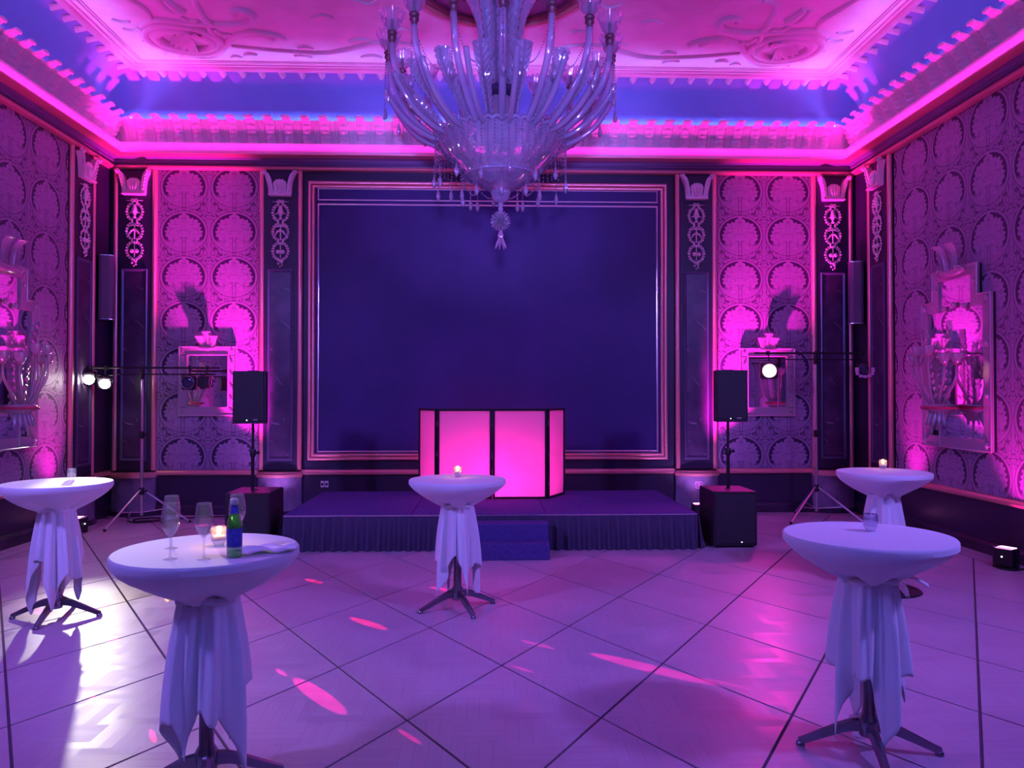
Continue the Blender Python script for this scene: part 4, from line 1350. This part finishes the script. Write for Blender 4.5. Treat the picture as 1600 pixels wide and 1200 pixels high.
par_can((-3.83, 10.66, 1.94), (-1, 10.4, 1.9), M['lens'], 'unlit black spotlight seen from its side next to the round dark lens', size=.19, zbar=2.14)
par_can((3.985, 10.71, 2.11), (1.5, 2, 1.6), M['lamp_red'], 'glowing red stage spotlight in front of the mirror', size=.24, zbar=2.36)
# small square lamp with a lit U bracket at the bar's end
t = par_can((5.33, 10.71, 2.14), (3.5, 3, 1.9), M['lens'], 'small unlit square spotlight in a pink U bracket at the bar end', size=.15, zbar=2.36)
b = MB()
for (x, z, wx, wz) in ((-.115, -.02, .05, .07), (.115, -.02, .05, .07), (-.06, -.105, .055, .045), (0, -.115, .055, .045), (.06, -.105, .055, .045), (-.105, -.075, .05, .045), (.105, -.075, .05, .045)):
    b.box((x, -.06, z), (wx - .005, .03, wz - .005), .006)
b.build('u_bracket', mat('pale_pink_bracket', (.85, .5, .75), .35), t)
light('white_beam', 'SPOT', (-5.38, 10.50, 1.97), (1.0, .93, .82), 300, (-2.45, 4.85, 0.2), spot_size=R(32), spot_blend=.7, shadow_soft_size=.05)
light('white_beam', 'SPOT', (-5.18, 10.52, 1.93), (1.0, .95, .90), 1300, (-2.55, 5.13, 1.10), spot_size=R(13), spot_blend=.6, shadow_soft_size=.05)
light('red_beam', 'SPOT', (3.93, 10.52, 2.10), (1.0, .02, .45), 90, (.8, 6.6, .0), spot_size=R(60), spot_blend=.7, shadow_soft_size=.06)
# narrow effect beams thrown over the floor by the lamps of the stand
RED, ORA, MAG = (1, .0, .06), (1, .22, .0), (1, .0, .30)
for (x, y, c_, deg, pw) in ((-1.64, 7.38, RED, 1.35, 5200), (-.92, 6.01, RED, 1.5, 8200), (-1.0, 4.60, MAG, 1.7, 9500), (1.04, 4.98, MAG, 1.7, 11500), (-.35, 7.0, MAG, 1.5, 6500),
                          (-3.21, 6.61, RED, 1.3, 7000), (-2.74, 5.74, RED, 1.4, 8500), (-2.59, 5.29, ORA, .9, 9000), (-3.17, 7.38, RED, .8, 5500), (-3.66, 6.43, RED, 1.1, 6000),
                          (.36, 5.46, MAG, .7, 6000), (.23, 4.98, MAG, .45, 7000), (-1.31, 4.97, MAG, .5, 7000), (-.4, 4.02, MAG, .45, 8000), (1.47, 4.69, MAG, .5, 8000), (-2.75, 6.73, ORA, .6, 5500), (-2.31, 4.61, RED, .5, 7500), (-1.73, 4.07, RED, .4, 8000)):
    light('effect_beam', 'SPOT', (-5.36, 10.50, 1.97), c_, pw * .9, (x, y, 0), spot_size=R(1.0), spot_blend=.25, shadow_soft_size=.004).scale = (deg * .55, deg * .85, 1)
# ---- floor uplight housings
def uplight_box(x, y, rot, label):
    t = thing('floor_uplight', label, 'lamp', (x, y, 0), rot, 'black floor uplights along the walls')
    MB().box((0, 0, .11), (.19, .17, .18), .012).build('housing', M['black'], t)
    MB().box((0, 0, .203), (.15, .13, .006), .002).build('lens', M['lamp_pink'], t)
    MB().box((0, -.075, .209), (.17, .012, .008), .002).build('lit_edge', M['steel'], t)
    MB().ball((0, -.088, .12), .008, 8, 6).build('status_led', M['led_dot'], t)
    for sx in (-1, 1): MB().box((sx * .11, 0, .075), (.012, .05, .15), .003).build('bracket', M['black_metal'], t)
    for sx in (-1, 1): MB().box((sx * .08, 0, .01), (.03, .16, .02), .004).build('foot', M['rubber'], t)
UL = ['floor uplight in front of the pedestal behind the subwoofer before the unlit spotlights', 'floor uplight in front of the pedestal with the monogram', 'floor uplight behind the white cloth table nearest the white lamp',
      'floor uplight behind the distant table with the lit candle', 'floor uplight with a blue white dot at the foot of the damask wall', 'floor uplight below the mirror that is cut by the picture edge',
      'floor uplight at the near damask wall before the cut off mirror', 'floor uplight at the near damask wall before the stepped mirror']
for i, ((x, y, aim, c_, pw, deg), lab) in enumerate(zip(UPLIGHTS, UL)):
    uplight_box(x, y, (0, 0, R(90), R(-90), R(-60), R(90), R(90), R(-90))[i], lab)
for i, (x, y, z, aim) in enumerate(ADDED_WASH):  # housings for the added, unseen fill lamps
    t = thing('wash_lamp', ['violet wash lamp high on the near wall on the cut off mirror side', 'violet wash lamp high on the near wall on the stepped mirror side', 'violet spot lamp on the end wall behind the viewer aimed at the chandelier'][i], 'lamp', ((XL, y, z + .12), (XR, y, z + .12), (x, YF, z + .12))[i], (R(90), R(-90), R(180))[i])
    MB().box((0, -.22, 0), (.30, .16, .16), .02).build('housing', M['black'], t)
    MB().tube([(0, -.03, 0), (0, -.16, 0)], .02, 8).build('wall_arm', M['black_metal'], t)
    MB().box((0, -.034, 0), (.12, .02, .12), .004).build('wall_plate', M['black_metal'], t)
# ---- cables, sockets, small things on the wall
b = MB()
rng = random.Random(5)
pts = [(-5.0, 10.9, .012), (-4.8, 10.75, .012), (-4.55, 10.95, .012), (-4.7, 11.15, .012), (-4.95, 11.05, .012), (-4.85, 10.85, .013), (-4.5, 11.0, .012), (-4.1, 11.2, .012), (-3.6, 11.25, .012), (-2.95, 11.2, .012)]
b.tube(smooth_path(pts, 8), .010, 6)
tag(b.build('power_cable', M['rubber']), 'loose black cable coiled on the floor under the tripod with white lamps', 'cable')
b = MB().tube(smooth_path([(5.45, 7.62, .012), (5.28, 7.55, .012), (5.2, 7.7, .012), (5.30, 7.82, .05), (5.34, 7.8, .09)], 6), .008, 6)
tag(b.build('power_cable', M['rubber']), 'short black cable at the floor uplight by the damask wall', 'cable')
def socket(x, z, label, n=2):
    t = thing('power_socket', label, 'socket', (x, YB - .001, z))
    for k in range(n):
        MB().box(((k - (n - 1) / 2) * .062, -.008, 0), (.052, .016, .095), .006).build('socket_plate', M['white'], t)
        MB().lathe([(.0, .0), (.018, 0), (.02, .003)], 14).build('socket_hole', M['black'], t, ((k - (n - 1) / 2) * .062, -.0175, 0)).rotation_euler = (R(90), 0, 0)
socket(-2.40, .445, 'double white power socket on the dark wainscot beside the stage')
t = thing('small_sign_box', 'small white louvred box standing on the pedestal cap behind the far table', 'box', (5.415, 10.63, .637), R(-90))
MB().add([(-.11, -.04, 0), (.11, -.04, 0), (.11, .05, 0), (-.11, .05, 0), (-.09, .0, .10), (.09, .0, .10), (.09, .05, .10), (-.09, .05, .10)], [(3, 2, 1, 0), (4, 5, 6, 7), (0, 1, 5, 4), (1, 2, 6, 5), (2, 3, 7, 6), (3, 0, 4, 7)]).build('housing', M['white'], t)
for k in range(3): MB().box((-.055 + .055 * k, -.026, .05), (.035, .012, .05), .002).build('louvre', M['chrome'], t)

# ================================================================== BAR TABLES AND WHAT STANDS ON THEM
TZ = 1.068          # top of the cloth
def leg_mesh():
    b = MB()
    P = smooth_path([(.02, 0, .135), (.10, 0, .125), (.20, 0, .085), (.30, 0, .040), (.335, 0, .028)], 5)
    n = len(P)
    vs_, fs = [], []
    for j, p in enumerate(P):
        t = j / (n - 1)
        wd = .026 - .011 * t
        hh = .036 - .020 * t
        vs_ += [(p.x, -wd, p.z - hh), (p.x, wd, p.z - hh), (p.x, wd * .75, p.z + hh * .5), (p.x, 0, p.z + hh * .75), (p.x, -wd * .75, p.z + hh * .5)]
    for j in range(n - 1):
        for i in range(5):
            k = (i + 1) % 5
            fs.append((j * 5 + i, j * 5 + k, (j + 1) * 5 + k, (j + 1) * 5 + i))
    fs += [tuple(reversed(range(5))), tuple(range(5 * n - 5, 5 * n))]
    b.add(vs_, fs)
    b.lathe([(.022, 0), (.022, .014), (.014, .022)], 10, (.325, 0, 0))
    return b.mesh('leg', M['chrome'])
LEG = leg_mesh()
TOPM = MB().lathe([(.10, 1.018), (.374, 1.02), (.384, 1.03), (.384, 1.052), (.374, 1.060), (0, 1.060)], 48).mesh('tabletop', M['white'])
COLM = MB().lathe([(.045, .075), (.05, .10), (.05, .16), (.033, .19), (.031, .99), (.09, 1.0), (.10, 1.018)], 20).mesh('column', M['chrome'])
PLT = MB().lathe([(.30, 0), (.31, .006), (.30, .016), (.275, .018), (.268, .012), (.245, .022), (.238, .016), (.215, .027), (.208, .021), (.185, .033), (.178, .027), (.155, .040), (.148, .034), (.12, .05), (.05, .08)], 40).mesh('ribbed_base', M['black_metal'])

def cloth_mesh(seed, rot, a=1.075, twist=.15, flare=1.0):
    rng = random.Random(seed)
    ph = [rng.uniform(0, 2 * PI) for _ in range(8)]
    nf = rng.choice((7, 8, 9))
    N = 200
    top = [(0.0, TZ), (.15, TZ), (.30, TZ), (.394, TZ), (.3985, TZ - .005), (.399, TZ - .012), (.399, TZ - .032)]
    und = [(.388, TZ - .050), (.365, TZ - .075), (.325, TZ - .105), (.275, TZ - .135), (.22, TZ - .162), (.165, TZ - .185), (.125, TZ - .205)]
    ns = 26
    b = MB()
    rows = []
    for (r, z) in top: rows.append(('t', r, z, 0))
    for i, (r, z) in enumerate(und): rows.append(('u', r, z, (i + 1) / len(und)))
    for i in range(1, ns + 1): rows.append(('s', 0, 0, i / ns))
    zn = und[-1][1]
    vs_ = []
    for (k, r, z, t) in rows:
        for i in range(N):
            th = 2 * PI * i / N
            if k == 't':
                vs_.append((r * math.cos(th), r * math.sin(th), z))
            elif k == 'u':
                g = t ** 1.5
                rip = math.sin(23 * th + ph[0] + 1.5 * math.sin(3 * th + ph[1])) * .5 + math.sin(14 * th + ph[2]) * .5
                rr = r * (1 - .05 * g) + .024 * g * rip
                vs_.append((rr * math.cos(th), rr * math.sin(th), z + .022 * g * math.sin(5 * th + ph[3]) + .016 * g * rip - .012 * math.sin(PI * t) * math.cos(2 * (th - rot))))
            else:
                e = th - rot
                ed = a / max(abs(math.cos(e)), abs(math.sin(e)))
                Ls = (a * 1.414 - .74) - .74 * (a * 1.414 - ed) + .04 * math.sin(3 * th + ph[4]) + .05 * max(0, math.sin(7 * th + ph[5])) - .10 * max(0, math.sin(2 * th + ph[2])) ** 3
                Lmax = a * 1.414 - .74
                d = t * max(.18, Ls)
                q = d / Lmax
                fold = math.sin(nf * th + ph[6] + 1.1 * math.sin(2 * th + ph[7]) + .7 * q)
                fold2 = math.sin((2 * nf + 3) * th + ph[1])
                rr = .118 + flare * (.036 * math.sin(min(1, q * 1.6) * PI / 2) + .012 * q) + (.012 + .026 * min(1, q * 1.4)) * fold + .010 * fold2 * min(1, q * 2 + .4)
                rr = max(rr, .062)
                tt = th + twist * q * math.sin(2 * th + ph[3])
                vs_.append((rr * math.cos(tt), rr * math.sin(tt), zn - d))
    fs = []
    for j in range(1, len(rows) - 1):
        for i in range(N):
            k = (i + 1) % N
            fs.append((j * N + k, j * N + i, (j + 1) * N + i, (j + 1) * N + k))
    b.v = vs_[N - 1:]          # one centre point
    b.v[0] = (0, 0, TZ)
    off = N - 1
    b.f = [tuple(i - off for i in f) for f in fs] + [(0, 1 + i, 1 + (i + 1) % N) for i in range(N)]
    b.sm = [True] * len(b.f)
    return b
def bar_table(x, y, seed, rot_base, rot_cloth, lab, clab, plate=False, bow=None, **kw):
    t = thing('bar_table', lab, 'table', (x, y, 0), R(rot_base), 'round standing tables')
    obj('tabletop', TOPM, t); obj('column', COLM, t)
    if plate: obj('ribbed_base', PLT, t)
    else:
        for k in range(4): obj('leg', LEG, t, rotz=k * PI / 2)
    c = cloth_mesh(seed, R(rot_cloth), **kw).build('tablecloth', M['cloth'], None, (x, y, 0), 0, sharp=38)
    tag(c, clab, 'tablecloth', 'white cloths tied round the standing tables')
    md = c.modifiers.new('thickness', 'SOLIDIFY'); md.thickness = .003; md.offset = 1
    b = MB().tube([((.124 + .010 * math.sin(5 * a)) * math.cos(a), (.124 + .010 * math.sin(5 * a)) * math.sin(a), TZ - .208 + .008 * math.sin(3 * a)) for a in [2 * PI * i / 40 for i in range(41)]], .016, 8)
    tie = b.build('tie_band', M['cloth'], c)
    if bow is not None:
        for k, (da, ln, dz) in enumerate(((-.25, .16, -.03), (.2, .14, -.10), (.0, .10, .02))):
            a = R(bow) + da
            def fn(u, v):
                s_ = u * 2 - 1
                rr = .13 + ln * v
                wd = .035 * math.sin(PI * min(1, .15 + .85 * v)) + .006
                return (rr * math.cos(a) - s_ * wd * math.sin(a), rr * math.sin(a) + s_ * wd * math.cos(a), TZ - .205 + dz * v * 1.2 + .02 * math.sin(PI * v) - .015 * abs(s_) * v)
            g = MB().grid(fn, 6, 8).build('bow_loop', M['cloth'], tie)
            g.modifiers.new('thickness', 'SOLIDIFY').thickness = .004
T_L, T_FL, T_C, T_FR, T_R = (-3.42, 6.25), (-1.265, 3.54), (-.24, 6.40), (1.905, 3.79), (3.61, 6.88)
bar_table(*T_L, 11, 5, 60, 'standing table lit white from above nearest the brilliant lamp', 'white cloth tied over the standing table nearest the brilliant lamp')
bar_table(*T_FL, 23, 20, 30, 'standing table with the glasses and the green bottle', 'white cloth tied over the table with the glasses and the bottle')
bar_table(*T_C, 35, 25, 70, 'standing table in front of the stage and the pink facade', 'white cloth tied over the table before the pink facade')
bar_table(*T_FR, 42, -12, 50, 'standing table with one empty tumbler, nearest on the bare side of the floor', 'white cloth tied with a bow over the table with one empty tumbler', bow=8)
bar_table(*T_R, 57, 0, 20, 'standing table on a ribbed round base in front of the tall stepped mirror wall', 'white cloth wrapped to the floor round the table with the ribbed base', plate=True, a=1.10)

def tumbler_mesh():
    b = MB()
    b.lathe([(.020, .0), (.022, .003), (.021, .012), (.026, .018), (.033, .028), (.036, .045), (.036, .070), (.034, .088), (.035, .092)], 24, cap=True)
    b.lathe([(.033, .092), (.032, .088), (.0335, .070), (.033, .045), (.030, .032), (.0, .026)], 24, cap=False)
    return b.mesh('glass', glassy('tumbler_glass', tint=(.93, .93, 1), body=(.9, .9, 1), fill=.10, rough=.04, gloss=.10))
TUM = tumbler_mesh()
WAXM = MB().lathe([(.027, .030), (.028, .045), (.027, .052), (.0, .050)], 18).mesh('wax', M['wax'])
FLM = MB().lathe([(.0, .052), (.008, .060), (.010, .070), (.006, .084), (.0, .098)], 10).mesh('flame', M['flame'])
def tealight(x, y, lit, label, z=TZ):
    t = thing('tealight_holder', label, 'candle holder', (x, y, z), 0, 'small glass candle holders on the tables')
    obj('glass', TUM, t)
    if lit:
        obj('wax', WAXM, t); obj('flame', FLM, t)
        light('candle_glow', 'POINT', (x, y, z + .085), (1, .38, .12), 1.6, shadow_soft_size=.012)
tealight(-3.44, 6.50, False, 'unlit glass candle holder on the table nearest the brilliant lamp')
tealight(-1.235, 3.60, True, 'lit glass candle holder between the wine glass and the bottle')
tealight(-.245, 6.56, True, 'lit glass candle holder on the table before the pink facade')
tealight(1.965, 3.88, False, 'empty glass tumbler on the bare nearest table')
tealight(3.72, 7.10, True, 'lit glass candle holder on the distant table by the mirror wall')

def glass_parts(wine):
    b = MB()
    b.lathe([(.0345, 0), (.0345, .002), (.012, .006), (.005, .012), (.0042, .05), (.0045, .088), (.009, .098)], 24)
    stem = b.mesh('stem_and_foot', M['clear'])
    b = MB()
    b.lathe([(.006, .096), (.014, .104), (.026, .122), (.036, .145), (.0385, .165), (.036, .195), (.031, .228), (.0295, .240)], 28, cap=False)
    b.lathe([(.0287, .240), (.0302, .228), (.0350, .195), (.0375, .165), (.0350, .146), (.025, .124), (.013, .107), (.0, .101)], 28, cap=False)
    bowl_ = b.mesh('bowl', M['clear'])
    lip = MB().tube([(.0292 * math.cos(2 * PI * i / 28), .0292 * math.sin(2 * PI * i / 28), .2405) for i in range(29)], .0011, 5).mesh('rim', M['crystal'])
    liq = None
    if wine > 0:
        pr = [(.0, .102), (.012, .108), (.024, .125), (.034, .147), (.0365, .165), (.0345, .19)]
        cut = [p for p in pr if p[1] <= wine]
        liq = MB().lathe(cut, 24).mesh('wine', M['wine'])
    return stem, bowl_, lip, liq
def wine_glass(x, y, wine, label):
    t = thing('wine_glass', label, 'glass', (x, y, TZ), 0, 'stemmed glasses on the table with the bottle')
    st, bo, lip, lq = glass_parts(wine)
    obj('stem_and_foot', st, t)
    bw = obj('bowl', bo, t); obj('rim', lip, bw)
    if lq: obj('wine', lq, t)
wine_glass(-1.345, 3.325, .170, 'half full stemmed glass standing frontmost of the overlapping pair')
wine_glass(-1.435, 3.56, .0, 'empty stemmed glass behind the half full one')
wine_glass(-1.20, 3.315, .150, 'stemmed glass with a little wine in front of the lit candle')
wine_glass(-1.155, 3.61, .150, 'stemmed glass standing behind the green bottle')
t = thing('beer_bottle', 'small green glass bottle with blue labels on the table', 'bottle', (-1.085, 3.355, TZ))
b = MB().lathe([(.026, 0), (.031, .004), (.032, .012), (.032, .140), (.030, .158), (.022, .178), (.0165, .196), (.0145, .225), (.0145, .236), (.0165, .238), (.0165, .250), (.0145, .253)], 28)
b.build('body', M['bottle'], t)
MB().lathe([(.0324, .052), (.0325, .053), (.0325, .128), (.0324, .129)], 28, cap=False).build('blue_label', M['label_blue'], t)
MB().lathe([(.0188, .192), (.0155, .212), (.0150, .226)], 24, cap=False).build('neck_label', M['label_blue'], t)
MB().lathe([(.0326, .040), (.0327, .049)], 28, cap=False).build('label_band', M['foil'], t)
MB().lathe([(.0152, .229), (.0172, .238), (.0172, .251), (.012, .256), (0, .256)], 20).build('neck_foil', M['foil'], t)
# crumpled napkin hanging over the edge
rng = random.Random(3)
ph = [rng.uniform(0, 6.28) for _ in range(6)]
def nap(u, v):
    x, y = (u - .5) * .26, (v - .5) * .17
    x, y = x * math.cos(.25) - y * math.sin(.25), x * math.sin(.25) + y * math.cos(.25)
    h = .006 + .014 * abs(math.sin(u * 7 + v * 3 + ph[0])) + .020 * max(0, math.sin(v * 9 + u * 4 + ph[1])) * (1 - abs(2 * v - 1))
    return (x, y + .012 * math.sin(u * 11 + ph[2]), h)
g = MB().grid(nap, 24, 16).build('paper_napkin', mat('white_paper_napkin', (.85, .83, .86), .7), None, (-.985, 3.485, TZ + .001))
g.modifiers.new('thickness', 'SOLIDIFY').thickness = .0015
tag(g, 'crumpled paper napkin at the edge of the table with the bottle', 'napkin')
